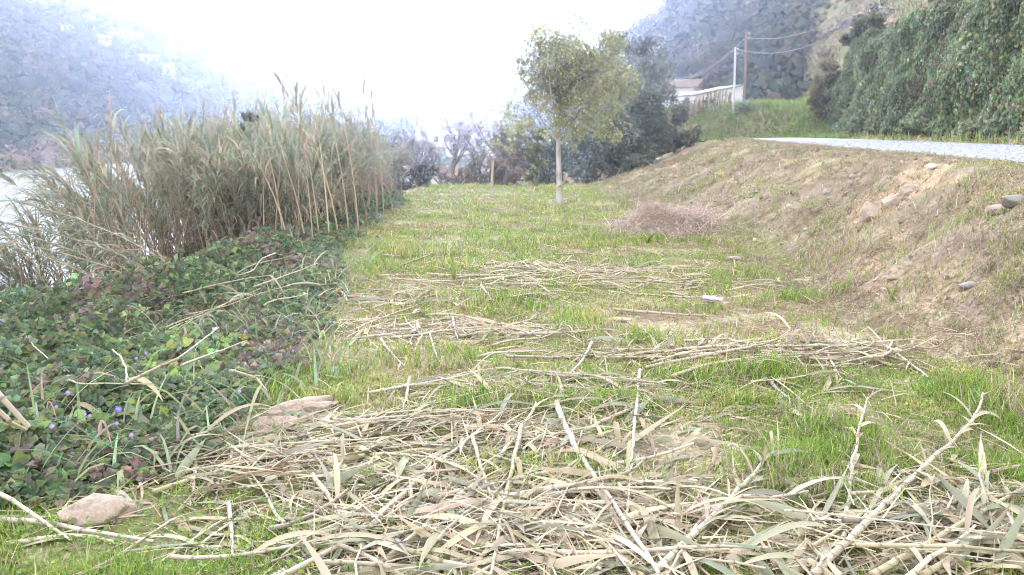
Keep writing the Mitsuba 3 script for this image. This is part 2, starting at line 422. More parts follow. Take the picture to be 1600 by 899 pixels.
# wood on the river hill: dense near, thinner and larger far off
n = 8500
yy = np.exp(R.uniform(np.log(70), np.log(900), n)) - 30
xx = -84 + 0.30 * np.clip(yy - 170, 0, 2000) - 185 * R.uniform(0, 1, n) ** 1.05
ok = (xx / np.maximum(yy, 1) > -0.74)
xx, yy = xx[ok], yy[ok]
sz = (1.5 + 0.0035 * yy) * np.exp(R.normal(0, 0.3, len(xx))) * (0.75 + 0.5 * fb(xx, yy, 0.02, 44))
wood('hillside_forest', np.stack([xx, yy, left_hill_z(xx, yy)], 1), sz, [(0.06, 0.08, 0.05), (0.07, 0.085, 0.05), (0.11, 0.095, 0.065), (0.05, 0.07, 0.045)], 40,
     'blue hazy forest covering the hillside across the river', 'forest')
# bare trees along the far shore
n = 420
yy = np.exp(R.uniform(np.log(75), np.log(420), n)); xx = -83 + 0.30 * np.clip(yy - 170, 0, 2000) - R.uniform(0, 7, n)
wood('shore_wood', np.stack([xx, yy, np.full(n, -5.4)], 1), R.uniform(1.2, 2.6, n), [(0.20, 0.165, 0.14), (0.15, 0.14, 0.11), (0.24, 0.19, 0.15)], 60,
     'leafless brownish trees lining the far bank of the river', 'riverside wood', 1.7, 0.7, 0.26)
# wood on the closing hill
n = 5000
az = R.uniform(az_k[1], az_k[-2], n); r = 78 + 200 * R.uniform(0, 1, n) ** 1.1
xx, yy = r * np.sin(az), r * np.cos(az)
town = (np.abs(az + 0.06) < 0.075) & (r < 205)
ok = ~town & ~((az > 0.10) & (r < np.where(az < 0.25, 112, np.where(az < 0.33, 88, 128)))) & (r < np.interp(az, az_k, crest_r) * 1.06)
xx, yy = xx[ok], yy[ok]
wood('valley_forest', np.stack([xx, yy, np.maximum(closing_hill_z(xx, yy), np.where((yy < 128) & (xx < 118), ground_z(xx, yy, False), -50))], 1), R.uniform(1.3, 2.7, len(xx)) * (1 + 0.001 * yy),
     [(0.06, 0.075, 0.05), (0.05, 0.065, 0.045), (0.09, 0.085, 0.055), (0.07, 0.08, 0.05)], 60, 'dark mixed forest on the hill closing the valley', 'forest', 1.15, 0.7, 0.27)

# ------------------------------------------------------------------ houses
R = np.random.default_rng(113)
def house(x, y, z, w, d, h, rot, label, cat='house', group=None, roof=True, windows=3, name='far_house', rise=0.35):
    key = new_key(name)
    M = T().translate([x, y, z]).rotate([0, 0, 1], rot)
    def add(part, mesh, b):
        k = put(key + '__' + part, mesh, b); scene[k]['to_world'] = M; return k
    add('wall', box(-w / 2, w / 2, -d / 2, d / 2, -3, h), 'white_plaster')
    if roof:
        o, e = 0.35, rise * d
        v = np.array([[-w / 2 - o, -d / 2 - o, h], [w / 2 + o, -d / 2 - o, h], [w / 2 + o, d / 2 + o, h], [-w / 2 - o, d / 2 + o, h],
                      [-w / 2 - o, 0, h + e], [w / 2 + o, 0, h + e]]) + [0, 0, 0.004]
        f = np.array([[0, 1, 5], [0, 5, 4], [2, 3, 4], [2, 4, 5], [0, 4, 3], [1, 2, 5], [0, 2, 1], [0, 3, 2]])
        add('roof', (v, f), 'roof_tile')
    for k in range(windows):
        cx = -w / 2 + (k + 0.5) * w / windows
        for fl in range(2 if h > 4.5 else 1):
            zc = 1.5 + fl * 2.8
            win = add('window', box(cx - 0.5, cx + 0.5, -d / 2 - 0.05, -d / 2 + 0.1, zc - 0.6, zc + 0.6), 'dark_pane')
            k2 = add(win.split('__', 1)[1] + '__sill', box(cx - 0.6, cx + 0.6, -d / 2 - 0.14, -d / 2 - 0.052, zc - 0.7, zc - 0.602), 'white_plaster')
    tag(key, label, cat, group)
    return key

# houses far up the river hill: on the ground of the hill, by direction
def on_left_hill(px, py):
    d = px_ray(px, py)
    t = np.linspace(90, 1090, 9000)
    p = np.array([0, 0, EYE_Z]) + d * t[:, None]
    k = np.argmax(p[:, 2] < left_hill_z(p[:, 0], p[:, 1]) + 1.5)
    return p[k]
for px, py, w, h, lab in [(192, 70, 13, 5, 'long white house highest on the hill across the river'), (164, 72, 6, 4, 'small white house beside the long one high on the hill'),
                          (177, 66, 4, 3, 'tiny white outbuilding between the two highest houses'), (106, 55, 5, 4, 'lone faint white house near the top of the hill'),
                          (234, 103, 9, 4.5, 'white house in the middle of the wooded hillside'), (272, 83, 6, 4.5, 'white house below the ridge towards the valley end'),
                          (264, 118, 6, 5, 'lowest white house on the hillside above the reeds'), (258, 116, 4, 3, 'small white shed joined to the lowest hillside house'),
                          (478, 162, 12, 5, 'faint white house at the far foot of the river hill')]:
    p = on_left_hill(px, py)
    f = math.hypot(p[0], p[1]) / 420
    house(p[0], p[1], left_hill_z(p[0], p[1]) + 2.0, w * f * 0.8, 4 * f, h * f * 0.7, R.uniform(20, 40), lab, windows=2)

# the little town at the valley's end
def on_closing(px, py):
    d = px_ray(px, py)
    t = np.linspace(64, 560, 5000)
    p = np.array([0, 0, EYE_Z]) + d * t[:, None]
    hit = p[:, 2] < closing_hill_z(p[:, 0], p[:, 1])
    return p[np.argmax(hit)] if hit.any() else p[2200]
for px, py, w, h, lab in [(672, 212, 9, 3.5, 'pale house at the reed end of the village'), (694, 222, 8, 5, 'bright white gabled house in the village centre'),
                          (706, 214, 5, 4, 'small white house behind the bright gabled one'), (738, 203, 6, 5, 'tall narrow white house on the village slope'),
                          (768, 198, 9, 5, 'highest white house of the village, nearest the trees'), (744, 222, 10, 4, 'long low white house with a shaded front'),
                          (757, 228, 7, 5, 'white house below the long low one'), (716, 236, 6, 3.5, 'white house at the bottom of the village'),
                          (788, 165, 6, 4, 'faint pale house alone on the hill behind the village'), (672, 188, 6, 4, 'faint house among trees on the ridge slope')]:
    p = on_closing(px, py + 6)
    f = 1.0 * np.hypot(p[0], p[1]) / 230
    house(p[0], p[1], p[2], w * f, 6 * f, h * f, R.uniform(-25, 25), lab, windows=2, name='village_house')

# shed by the meadow's end: pale wall, reddish lean-to
p = at(672, 288, 62)
house(p[0], p[1], p[2] - 0.2, 3.6, 2.6, 1.1, 10, 'small pale hut with a reddish roof in the hollow beyond the meadow', 'hut', windows=1, name='hut', rise=0.2)

# white walled building beside the road's far end, with its tiled house behind
p = at(1100, 172, 72)
k = house(p[0] + 0.25, p[1], p[2] - 0.5, 4.5, 4.0, 1.6, 16, 'long white-walled outbuilding with a sloping top behind the dry cane fence', 'outbuilding', roof=False, windows=0, name='outbuilding')
v, f = box(-2.35, 2.35, -2.1, 2.1, 1.604, 1.72); v = v.copy(); v[:, 2] += np.where(v[:, 0] > 0, 0.9, 0)
M = scene[k + '__wall']['to_world']
wv, wf = box(-2.25, 2.25, -2.0, 2.0, -3, 1.6); wv = wv.copy(); wv[:, 2] += np.where((wv[:, 0] > 0) & (wv[:, 2] > 0), 0.9, 0)
scene[k + '__wall'] = {**mikit.ply((wv, wf), 'white_plaster'), 'to_world': M}
scene[k + '__roof'] = {**mikit.ply((v, f), 'grey_stone'), 'to_world': M}
p = at(1072, 140, 84)
house(p[0] - 0.6, p[1], p[2] - 1.1, 4.2, 4, 1.2, -30, 'small house with a weathered tiled roof behind the white outbuilding', 'house', windows=0, name='tiled_house', rise=0.22)

# ------------------------------------------------------------------ trees
R = np.random.default_rng(112)
def limb_tree(base, top, r0, clumps, n_leaf, leaf, colours, name, label, cat='tree', group=None, bark=(0.22, 0.19, 0.15), spread=0.5, limbs=9, fork=0.45, ratio=0.5, seed=0, matter='leaf_matter', sides=7):
    """clumps: (centre, radius) of the crown's leaf masses, relative to base"""
    key = new_key(name)
    base = np.asarray(base, float)
    tops = np.asarray(top, float)
    wob = 0.25 if name == 'meadow_tree' else 1.0
    tr = spline([base - [0, 0, 0.25], base + tops * 0.35 + wob * R.normal(0, 0.03, 3) * np.linalg.norm(tops) * [1, 1, 0], base + tops * 0.7 + wob * R.normal(0, 0.02, 3) * np.linalg.norm(tops) * [1, 1, 0], base + tops], 14)
    tr = spline(tr, 40) if name == 'meadow_tree' else tr
    tt = np.linspace(0, 1, len(tr))
    parts = [(tube(tr, r0 * (1.35 - 0.35 * np.minimum(tt * 8, 1)) * (1 - 0.75 * tt), sides), np.array(bark))]
    put(key + '__trunk', parts[0][0], 'dry_matter', True, np.array(bark) * np.clip(0.1 + 1.7 * meshkit.fbm(parts[0][0][0] * [16, 16, 5], 3)[:, None], 0.35, 1.25))
    for i in range(min(limbs, len(clumps))):
        c, rad = clumps[i]
        s = tr[int(R.uniform(fork, 0.95) * (len(tr) - 1))]
        e = base + np.asarray(c)
        mid = (s + e) / 2 + R.normal(0, 0.06, 3) * np.linalg.norm(e - s) + [0, 0, -0.05 * np.linalg.norm(e - s)]
        lp = spline([s, mid, e], 8)
        pieces = [(tube(lp, r0 * np.linspace(0.30, 0.06, 8), 5), np.array(bark))]
        for _ in range(5):
            q0 = lp[R.integers(3, 8)]
            q1 = e + R.normal(0, 0.55, 3) * rad
            pieces.append((tube(spline([q0, (q0 + q1) / 2 + R.normal(0, 0.06, 3), q1], 5), r0 * np.linspace(0.14, 0.03, 5), 4), np.array(bark)))
        m, C = join(pieces)
        put(key + '__limb', m, 'dry_matter', True, C)
    w = np.array([c[1] ** 2 for c in clumps]); w = w / w.sum()
    which = R.choice(len(clumps), n_leaf, p=w)
    cc = np.array([c[0] for c in clumps])[which]; cr = np.array([c[1] for c in clumps])[which]
    d = nrm(R.normal(size=(n_leaf, 3)))
    sub = nrm(R.normal(size=(len(clumps), 14, 3)))[which, R.integers(0, 14, n_leaf)]     # twigs within a clump
    p = base + cc + (sub * R.uniform(0.3, 1.0, (n_leaf, 1)) + d * R.uniform(0.05, 0.38, (n_leaf, 1))) * cr[:, None]
    nn = d + [0, 0, 0.5] + R.normal(0, 0.5, (n_leaf, 3))
    V, F = leaves(p, nn, leaf * R.uniform(0.6, 1.35, n_leaf), ratio)
    tone = np.exp(R.normal(0, 0.16, (len(clumps), 1)))[which]
    far = np.linalg.norm(base[:2]) > 28
    m, C = flat(V, F, shade(colours, n_leaf, 0.08 if far else 0.2, 0.05 if far else 0.1) * tone)
    put(key + '__crown', m, matter, False, C, normals=np.repeat(nrm((p - base - cc) / cr[:, None] + 0.5 * d + [0, 0, 0.3]), 4, 0) if far else None)
    tag(key, label, cat, group)
    return key

def egg(cx, cz, rx, rz, n, ry=None, cy=0.0, r=(0.35, 0.6), shell=0.5):
    """clumps in an ellipsoid"""
    out = []
    for _ in range(n):
        d = nrm(R.normal(size=3)) * R.uniform(shell, 1.0)
        out.append(((cx + d[0] * rx, cy + d[1] * (ry or rx), cz + d[2] * rz), R.uniform(*r) * min(rx, rz)))
    return out

# the lone tree of the meadow
R = np.random.default_rng(5)
b = spot(874, 322)
lone = limb_tree(b, (-0.12, 0.1, 3.9), 0.10, egg(0.30, 3.5, 1.65, 1.55, 130, r=(0.20, 0.36), shell=0.25) + egg(-1.2, 2.3, 0.45, 0.5, 9, r=(0.5, 0.8)) + egg(1.25, 2.1, 0.4, 0.5, 9, r=(0.5, 0.8)) + egg(0.3, 2.0, 0.9, 0.35, 10, r=(0.6, 0.9)) + egg(-1.5, 1.55, 0.25, 0.35, 3, r=(0.5, 0.8)), 27000, 0.085,
                 [(0.38, 0.39, 0.22), (0.32, 0.34, 0.20), (0.50, 0.46, 0.20), (0.29, 0.31, 0.19)], 'meadow_tree',
                 'lone slender tree with lichen-pale trunk and thin yellowing crown standing in the meadow', bark=(0.50, 0.48, 0.45), limbs=26, fork=0.45)
# a few leaves sprouting low on its trunk
for k in range(12):
    V, F = leaves(b + [[R.normal(-0.02, 0.13), R.normal(-0.08, 0.08), R.normal(0.62, 0.14)]], R.normal(size=(1, 3)), 0.10, 0.6)
    put(lone + '__trunk__leaf', (V[0], F), 'leaf_matter', False, np.broadcast_to(shade((0.42, 0.36, 0.08), 1), (4, 3)))

GR = [(0.17, 0.20, 0.165), (0.20, 0.23, 0.17), (0.15, 0.175, 0.145)]
def back_tree(px, base_py, top_py, Y, wpx, label, colours, n=4500, leaf=0.16, name='tree', cat='tree', r0=0.12, low=0.15, clumps=22, bark=(0.16, 0.14, 0.12), ratio=0.5):
    b = at(px, base_py, Y); z1 = at(px, top_py, Y)[2]
    g = ground_z(b[0], b[1]) if Y < 120 else b[2]
    b[2] = max(min(b[2], z1 - 1.0), g) if g < z1 - 1 else b[2]
    b[2] = g if g < z1 - 1.0 else b[2]
    h = z1 - b[2]; w = wpx / FOC * Y / 2
    zc = h * (1 + low) / 2; rz = h * (1 - low) / 2
    return limb_tree(b, (R.normal(0, 0.05) * h, 0, h * 0.8), r0, egg(0, zc, w, rz, clumps, r=(0.3, 0.55)), n, leaf, colours, name, label, cat, bark=bark, limbs=8, fork=0.3, ratio=ratio)

back_tree(985, 290, 112, 38, 130, 'dense dark evergreen standing behind the lone meadow tree', GR, 7000, 0.2, 'evergreen_tree', low=0.02, clumps=34)
back_tree(925, 292, 180, 40, 80, 'dark rounded bush under the lone tree crown, beside the dark evergreen', GR, 5000, 0.2, 'evergreen_bush', 'bush', low=0.0, clumps=24)
back_tree(1010, 285, 62, 44, 95, 'tall silvery olive-like tree behind the dark evergreen', [(0.20, 0.22, 0.19), (0.24, 0.26, 0.22), (0.16, 0.18, 0.15)], 7000, 0.17, 'silver_tree', low=0.25, clumps=34)
back_tree(955, 290, 50, 50, 90, 'hazy tree rising behind the crown of the lone tree', [(0.17, 0.18, 0.12), (0.14, 0.16, 0.10)], 5000, 0.2, 'hazy_tree', low=0.3, clumps=24)
back_tree(1055, 250, 170, 46, 70, 'grey-green shrub at the road end of the dark evergreens', [(0.09, 0.10, 0.07), (0.12, 0.12, 0.08)], 3500, 0.15, 'grey_shrub', 'shrub', low=0.0)
back_tree(838, 300, 185, 33, 34, 'ivy-clad yellowish green trunk just beside the lone tree', [(0.22, 0.24, 0.09), (0.16, 0.19, 0.08)], 3200, 0.12, 'ivy_clad_tree', low=0.0, clumps=20)
back_tree(805, 300, 170, 42, 62, 'thin tree with ochre and green leaves left of the ivy-clad trunk'.replace('left of', 'next to'), [(0.24, 0.20, 0.11), (0.18, 0.18, 0.10)], 3200, 0.15, 'ochre_tree', low=0.2)
back_tree(790, 302, 240, 34, 60, 'low russet shrub at the meadow edge', [(0.30, 0.20, 0.15), (0.25, 0.18, 0.14), (0.20, 0.17, 0.12)], 3000, 0.1, 'russet_shrub', 'shrub', low=0.0)
back_tree(750, 300, 250, 37, 55, 'grey-brown shrub between the thin post and the bare trees', [(0.20, 0.17, 0.13), (0.17, 0.17, 0.11)], 2600, 0.11, 'brown_shrub', 'shrub', low=0.0)
back_tree(655, 300, 255, 33, 60, 'low dark bramble bush at the end of the reeds', [(0.07, 0.08, 0.05), (0.10, 0.09, 0.06)], 2600, 0.09, 'bramble_bush', 'bush', low=0.0)
back_tree(720, 300, 268, 35, 70, 'heap-like low bush of dry pinkish twigs at the meadow end', [(0.22, 0.17, 0.13), (0.18, 0.13, 0.10)], 2200, 0.09, 'dry_bush', 'bush', low=0.0)
back_tree(398, 330, 160, 19, 34, 'dark green treetop poking out of the reed thicket', [(0.08, 0.11, 0.06), (0.10, 0.13, 0.065)], 2600, 0.10, 'thicket_tree', low=0.5, clumps=16)
back_tree(545, 260, 182, 60, 52, 'dark pine behind the plumes of the reeds', GR, 3000, 0.22, 'pine_tree', low=0.3)
back_tree(1196, 165, 142, 62, 32, 'round dark green bush on the grassy slope by the utility poles', [(0.10, 0.13, 0.07), (0.13, 0.15, 0.08)], 3500, 0.16, 'slope_bush', 'bush', low=0.0)
back_tree(1228, 150, 130, 64, 26, 'second round green bush on the slope, nearer the russet hedge', [(0.12, 0.15, 0.07), (0.14, 0.17, 0.08)], 3000, 0.16, 'slope_bush', 'bush', low=0.0)
back_tree(1098, 150, 88, 84, 42, 'small tree with yellow-brown leaves above the tiled roof', [(0.20, 0.17, 0.08), (0.16, 0.14, 0.08)], 2600, 0.22, 'yellow_tree', low=0.2)
back_tree(1120, 130, 35, 105, 80, 'pale rounded tree in the forest above the tiled house', [(0.12, 0.12, 0.07), (0.15, 0.13, 0.08)], 3500, 0.3, 'pale_tree', low=0.2)

back_tree(860, 296, 215, 45, 70, 'dense grey-green bush right behind the lone tree trunk', [(0.17, 0.19, 0.14), (0.14, 0.17, 0.13)], 4000, 0.17, 'grey_bush', 'bush', low=0.0)
back_tree(632, 280, 205, 58, 50, 'hazy brownish tree behind the end of the reeds', [(0.17, 0.15, 0.12), (0.14, 0.14, 0.10)], 3200, 0.2, 'hazy_brown_tree', low=0.1)
back_tree(785, 295, 215, 50, 46, 'ochre-brown tree behind the russet shrub', [(0.24, 0.19, 0.12), (0.19, 0.16, 0.10)], 3200, 0.16, 'brown_tree', low=0.05)

back_tree(1080, 190, 155, 68, 50, 'low green shrub against the wall of the white outbuilding', [(0.16, 0.18, 0.10), (0.20, 0.20, 0.11)], 2200, 0.13, 'garden_shrub', 'shrub', low=0.0)
back_tree(1122, 190, 158, 66, 44, 'yellowish vine shrub above the cane fence', [(0.28, 0.27, 0.10), (0.22, 0.22, 0.10)], 1800, 0.12, 'garden_vine', 'shrub', low=0.0)

# bare trees at the valley end of the meadow
def bare_tree(px, base_py, top_py, Y, label, seed):
    key = new_key('bare_tree')
    b = at(px, base_py, Y); b[2] = ground_z(b[0], b[1]); top = at(px, top_py, Y)[2]
    h = top - b[2]; rg = np.random.default_rng(seed)
    bark = np.array([0.17, 0.15, 0.135])
    tr = spline([b - [0, 0, 0.3], b + [rg.normal(0, 0.1), 0, h * 0.3], b + [rg.normal(0, 0.25), rg.normal(0, 0.2), h * 0.62]], 9)
    tm = tube(tr, np.linspace(0.12, 0.07, 9), 6)
    put(key + '__trunk', tm, 'dry_matter', True, np.broadcast_to(bark, (len(tm[0]), 3)))
    for _ in range(6):
        s = tr[rg.integers(3, 9)]
        a = rg.uniform(0, 2 * math.pi); out = rg.uniform(0.25, 0.6) * h * 0.6
        e = np.array([s[0] + math.cos(a) * out, s[1] + math.sin(a) * out, min(top, s[2] + rg.uniform(0.25, 0.55) * h)])
        lp = spline([s, (s + e) / 2 + rg.normal(0, 0.12, 3), e], 7)
        pieces = [(tube(lp, np.linspace(0.055, 0.012, 7), 5), bark)]
        for _ in range(9):
            q0 = lp[rg.integers(1, 7)]
            q1 = q0 + nrm(np.array([rg.normal(), rg.normal(), abs(rg.normal()) + 0.3])) * rg.uniform(0.35, 1.0)
            pieces.append((tube(spline([q0, (q0 + q1) / 2 + rg.normal(0, 0.07, 3), q1], 4), np.linspace(0.018, 0.006, 4), 3), bark))
            for _ in range(3):
                q2 = q1 + nrm(rg.normal(size=3) + [0, 0, 0.5]) * rg.uniform(0.2, 0.5)
                pieces.append((tube(np.stack([q0 * 0.4 + q1 * 0.6, q2]), [0.009, 0.005], 3), bark))
        m, C = join(pieces)
        put(key + '__limb', m, 'dry_matter', True, C)
    tag(key, label, 'tree')
for i, (px, bp, tp, Y, lab) in enumerate([(712, 296, 195, 38, 'bare grey tree with crooked branches in front of the village'), (690, 290, 215, 44, 'smaller leafless tree beside the crooked bare one'),
                                          (742, 292, 205, 42, 'bare tree between the crooked one and the thin post'), (652, 292, 205, 40, 'leafless tree at the end of the reed thicket'),
                                          (775, 290, 180, 46, 'tall thin bare tree behind the russet shrub')]):
    bare_tree(px, bp, tp, Y, lab, 100 + i)

# thin pale post at the meadow end
p = spot(768, 304)
k = new_key('post'); v = tube([p - [0, 0, 0.3], p + [0.02, 0, 0.5], p + [0.05, 0, 1.15]], 0.045, 8)
put(k, v, 'dry_matter', 30 if False else False, np.broadcast_to((0.42, 0.39, 0.35), (len(v[0]), 3))); tag(k, 'thin pale wooden post at the far edge of the meadow', 'post')

# ------------------------------------------------------------------ utility poles and cables
R = np.random.default_rng(111)
def pole(px, base_py, top_py, Y, r, col, label):
    key = new_key('utility_pole')
    t = at(px, top_py, Y); g = at(px - 2, base_py, Y)
    m = tube(np.stack([g - [0, 0, 2.0], (g + t) / 2, t]), [r, r * 0.9, r * 0.75], 10)
    put(key + '__shaft', m, 'dry_matter', 40 if False else True, np.broadcast_to(col, (len(m[0]), 3)))
    for dz in (0.12, 0.45):
        ins = tube([t + [r, -r, -dz], t + [r + 0.12, -r - 0.03, -dz]], [0.05, 0.06], 8)
        put(key + '__insulator', ins, 'dry_matter', False, np.broadcast_to((0.6, 0.6, 0.58), (len(ins[0]), 3)))
    tag(key, label, 'pole')
    return t
pA = pole(1166, 145, 50, 62, 0.11, (0.24, 0.18, 0.13), 'brown wooden utility pole, the taller of the pair by the white outbuilding')
pB = pole(1149, 160, 74, 58, 0.09, (0.55, 0.54, 0.52), 'pale concrete utility pole, the shorter of the pair')
def cable(a, b, sag, label, r=0.02):
    key = new_key('overhead_cable')
    t = np.linspace(0, 1, 24)[:, None]
    p = a + (b - a) * t - np.array([0, 0, 1.0]) * sag * 4 * t * (1 - t)
    m = tube(p, r, 5)
    put(key, m, 'dry_matter', True, np.broadcast_to((0.35, 0.34, 0.34), (len(m[0]), 3))); tag(key, label, 'cable')
cable(pA + [0.1, 0, -0.4], at(1372, -8, 50), 0.9, 'upper overhead cable running from the wooden pole up the terraces', 0.022)
cable(pB + [0.1, 0, -0.1], at(1395, -10, 48), 1.4, 'lower overhead cable running from the pale pole up the terraces', 0.022)
cable(pA + [-0.1, 0, -0.5], at(1046, 124, 82), 0.8, 'overhead cable from the wooden pole down to the tiled house', 0.018)
cable(pB + [-0.1, 0, -0.2], at(1050, 126, 80), 0.6, 'overhead cable from the pale pole down to the tiled house', 0.018)
def on_hill(px, py):
    d = px_ray(px, py); t = np.linspace(20, 160, 4000); p = np.array([0, 0, EYE_Z]) + d * t[:, None]
    hit = p[:, 2] < ground_z(p[:, 0], p[:, 1])
    return p[np.argmax(hit)] if hit.any() else p[2000]
for px, py, tx, ty, lab in [(1253, 60, 1249, 40, 'upright pale vineyard stake below the cables'), (1215, 80, 1206, 66, 'leaning pale vineyard stake nearer the wooden pole'),
                            (1376, 18, 1373, -4, 'pale vineyard stake highest on the terraces'), (1203, 135, 1200, 97, 'thin stake on the lower terrace slope')]:
    p = on_hill(px, py); k = new_key('vineyard_stake'); q = at(tx, ty, p[1])
    m = tube([p - [0, 0, 0.2], q], 0.055 * p[1] / 60, 6); put(k, m, 'dry_matter', False, np.broadcast_to((0.5, 0.48, 0.45), (len(m[0]), 3))); tag(k, lab, 'stake')

# terrace walls of rough stone on the hillside
def terrace(pts, label, rows=3, size=0.55):
    key = new_key('terrace_wall')
    path = np.array([on_hill(*q) for q in pts])
    path[:, 1] = np.linspace(path[0, 1], path[-1, 1], len(path))
    L = np.linalg.norm(np.diff(path[:, :2], axis=0), axis=1).sum(); n = int(L / size)
    line = spline(path, max(n, 3))
    core = []
    for r in range(rows):
        for k, c in enumerate(line):
            if R.uniform() < 0.18 + 0.2 * r:
                continue
            g = ground_z(c[0], c[1]); q = R.uniform(0.75, 1.15)
            v, f = rock((size * q * R.uniform(0.42, 0.62), size * 0.4, size * q * R.uniform(0.22, 0.32)), int(R.integers(0, 9999)), 1, 0.5)
            put(key + '__stone', (v + [c[0] + R.normal(0, 0.14) + (0.25 * size if r % 2 else 0), c[1] + R.normal(0, 0.1), g + 0.05 + r * size * 0.42 + R.normal(0, 0.04)], f), 'grey_stone', False)
    tag(key, label, 'stone wall')
terrace([(1185, 104), (1215, 92), (1245, 78), (1275, 64)], 'lower rough stone terrace wall above the grassy slope', 3, 0.6)
terrace([(1290, 55), (1330, 38), (1370, 26), (1410, 14)], 'upper rough stone terrace wall on the hillside below the forest', 3, 0.6)

# fence of dry canes before the outbuilding
key = new_key('cane_fence')
a0, a1 = at(1052, 200, 62.5), at(1140, 196, 59)
for i, t in enumerate(np.linspace(0, 1, 64)):
    p = a0 + (a1 - a0) * t; p[2] = ground_z(p[0], p[1])
    m = tube([p - [0, 0, 0.5], p + [R.normal(0, 0.07), 0, R.uniform(0.5, 1.4)]], R.uniform(0.025, 0.05), 5)
    put(key + '__slat', m, 'dry_matter', False, np.broadcast_to(shade([(0.24, 0.19, 0.14), (0.20, 0.15, 0.12), (0.28, 0.23, 0.16)], 1), (len(m[0]), 3)))
m = tube([[q[0], q[1] - 0.06, ground_z(q[0], q[1]) + 0.8] for q in (a0, a0 * 0.67 + a1 * 0.33, a0 * 0.33 + a1 * 0.67, a1)], 0.03, 5); put(key + '__rail', m, 'dry_matter', False, np.broadcast_to((0.3, 0.24, 0.18), (len(m[0]), 3)))
tag(key, 'brown fence of dry canes in front of the white outbuilding', 'fence')

# agave by the road
key = new_key('agave'); c = at(1164, 205, 57); c[2] = ground_z(c[0], c[1])
n = 30
aa = R.uniform(0, 2 * np.pi, n); el = R.uniform(0.15, 1.25, n)
d = np.stack([np.cos(aa) * np.cos(el), np.sin(aa) * np.cos(el), np.sin(el)], 1)
V, F = ribbons(c + R.normal(0, 0.12, (n, 3)) * [1, 1, 0.2], d, R.uniform(0.9, 1.5, n), 0.16, 6, R.uniform(0.4, 1.5, n), prof=[0.7, 1, 1, 0.85, 0.6, 0.3, 0], fold=0.35)
for i in range(n):
    put(key + '__leaf', (V[i], F), 'leaf_matter', True, np.broadcast_to(shade([(0.24, 0.25, 0.22), (0.17, 0.20, 0.15)], 1, 0.15), (V.shape[1], 3)))
tag(key, 'big grey agave rosette beside the far end of the road', 'agave')

# ------------------------------------------------------------------ ivy over the cutting beyond the road, hedge, slope grass
R = np.random.default_rng(110)
def over_ground(n, x0, x1, y0, y1, mask=None):
    x, y = R.uniform(x0, x1, n), R.uniform(y0, y1, n)
    if mask is not None:
        ok = mask(x, y); x, y = x[ok], y[ok]
    e = 0.1
    z = ground_z(x, y)
    nn = nrm(np.stack([-(ground_z(x + e, y) - z) / e, -(ground_z(x, y + e) - z) / e, np.ones_like(x)], 1))
    return np.stack([x, y, z], 1), nn

IVY = [(0.22, 0.31, 0.18), (0.27, 0.36, 0.21), (0.18, 0.26, 0.16), (0.36, 0.40, 0.19), (0.32, 0.28, 0.20)]
yy = R.uniform(16, 54, 110000)
ff = R.uniform(0, 1, len(yy)) ** 0.8
fr = 1.0 + 1.6 * ff + 0.25 * np.sin(yy * 1.3)
x = 4.77 + 0.168 * yy + ROAD_W + fr
e = 0.15
z = ground_z(x, yy)
nn = nrm(np.stack([-(ground_z(x + e, yy) - z) / e, -(ground_z(x, yy + e) - z) / e, np.ones_like(x)], 1))
lump = fb(x * 0.3, yy, 0.9, 51) + 0 * z
lump = meshkit.fbm(np.stack([x, yy, z], 1) * 0.6, 4, 52)
p = np.stack([x, yy, z], 1) + nn * ((lump - 0.30) * 1.9 + R.uniform(-0.25, 0.12, len(x)))[:, None]
ok = sst(54, 50, yy) > R.uniform(0, 1, len(yy))
V, F = leaves(p[ok], nn[ok] + R.normal(0, 0.45, (ok.sum(), 3)) + [-0.3, 0, -0.2], R.uniform(0.10, 0.20, ok.sum()), 0.85, up=np.tile([0, 0, -1.0], (ok.sum(), 1)) + R.normal(0, 0.5, (ok.sum(), 3)))
tone = (0.75 + 0.9 * (meshkit.fbm(p[ok] * 0.7, 3, 53)[:, None] - 0.35))
m, C = flat(V, F, shade(IVY, ok.sum(), 0.25, 0.1) * tone)
k = new_key('ivy_thicket'); put(k, m, 'leaf_matter', False, C)
tag(k, 'thick curtain of ivy hanging over the cutting beyond the road', 'ivy', kind='stuff')

# russet hedge clump at the end of the ivy
p = at(1290, 165, 51); g = ground_z(p[0], p[1])
limb_tree((p[0], p[1], g), (0, 0, 2.0), 0.07, egg(0, 1.9, 1.2, 1.9, 30, r=(0.3, 0.5)), 9000, 0.13, [(0.20, 0.15, 0.08), (0.14, 0.14, 0.07), (0.24, 0.18, 0.09), (0.10, 0.12, 0.06)], 'russet_hedge_bush',
          'russet and green rounded bush at the end of the ivy curtain', 'bush', limbs=8, fork=0.2)
p = at(1345, 90, 50); g = ground_z(p[0], p[1])
limb_tree((p[0], p[1], g), (0, 0, 1.4), 0.07, egg(0, 0.9, 1.2, 1.0, 22, r=(0.3, 0.5)), 6000, 0.14, [(0.11, 0.13, 0.07), (0.14, 0.14, 0.07)], 'round_bush',
          'green-grey bush on top of the ivy curtain above the russet bush', 'bush', limbs=8, fork=0.2)
p = at(1470, 10, 46)
limb_tree((p[0], p[1], ground_z(p[0], p[1])), (0, 0, 1.6), 0.07, egg(0, 0.8, 2.2, 0.9, 26, r=(0.3, 0.5)), 6000, 0.15, [(0.15, 0.19, 0.07), (0.12, 0.16, 0.06)], 'round_bush',
          'wide green bush on the grass shelf above the ivy curtain', 'bush', limbs=8, fork=0.2)

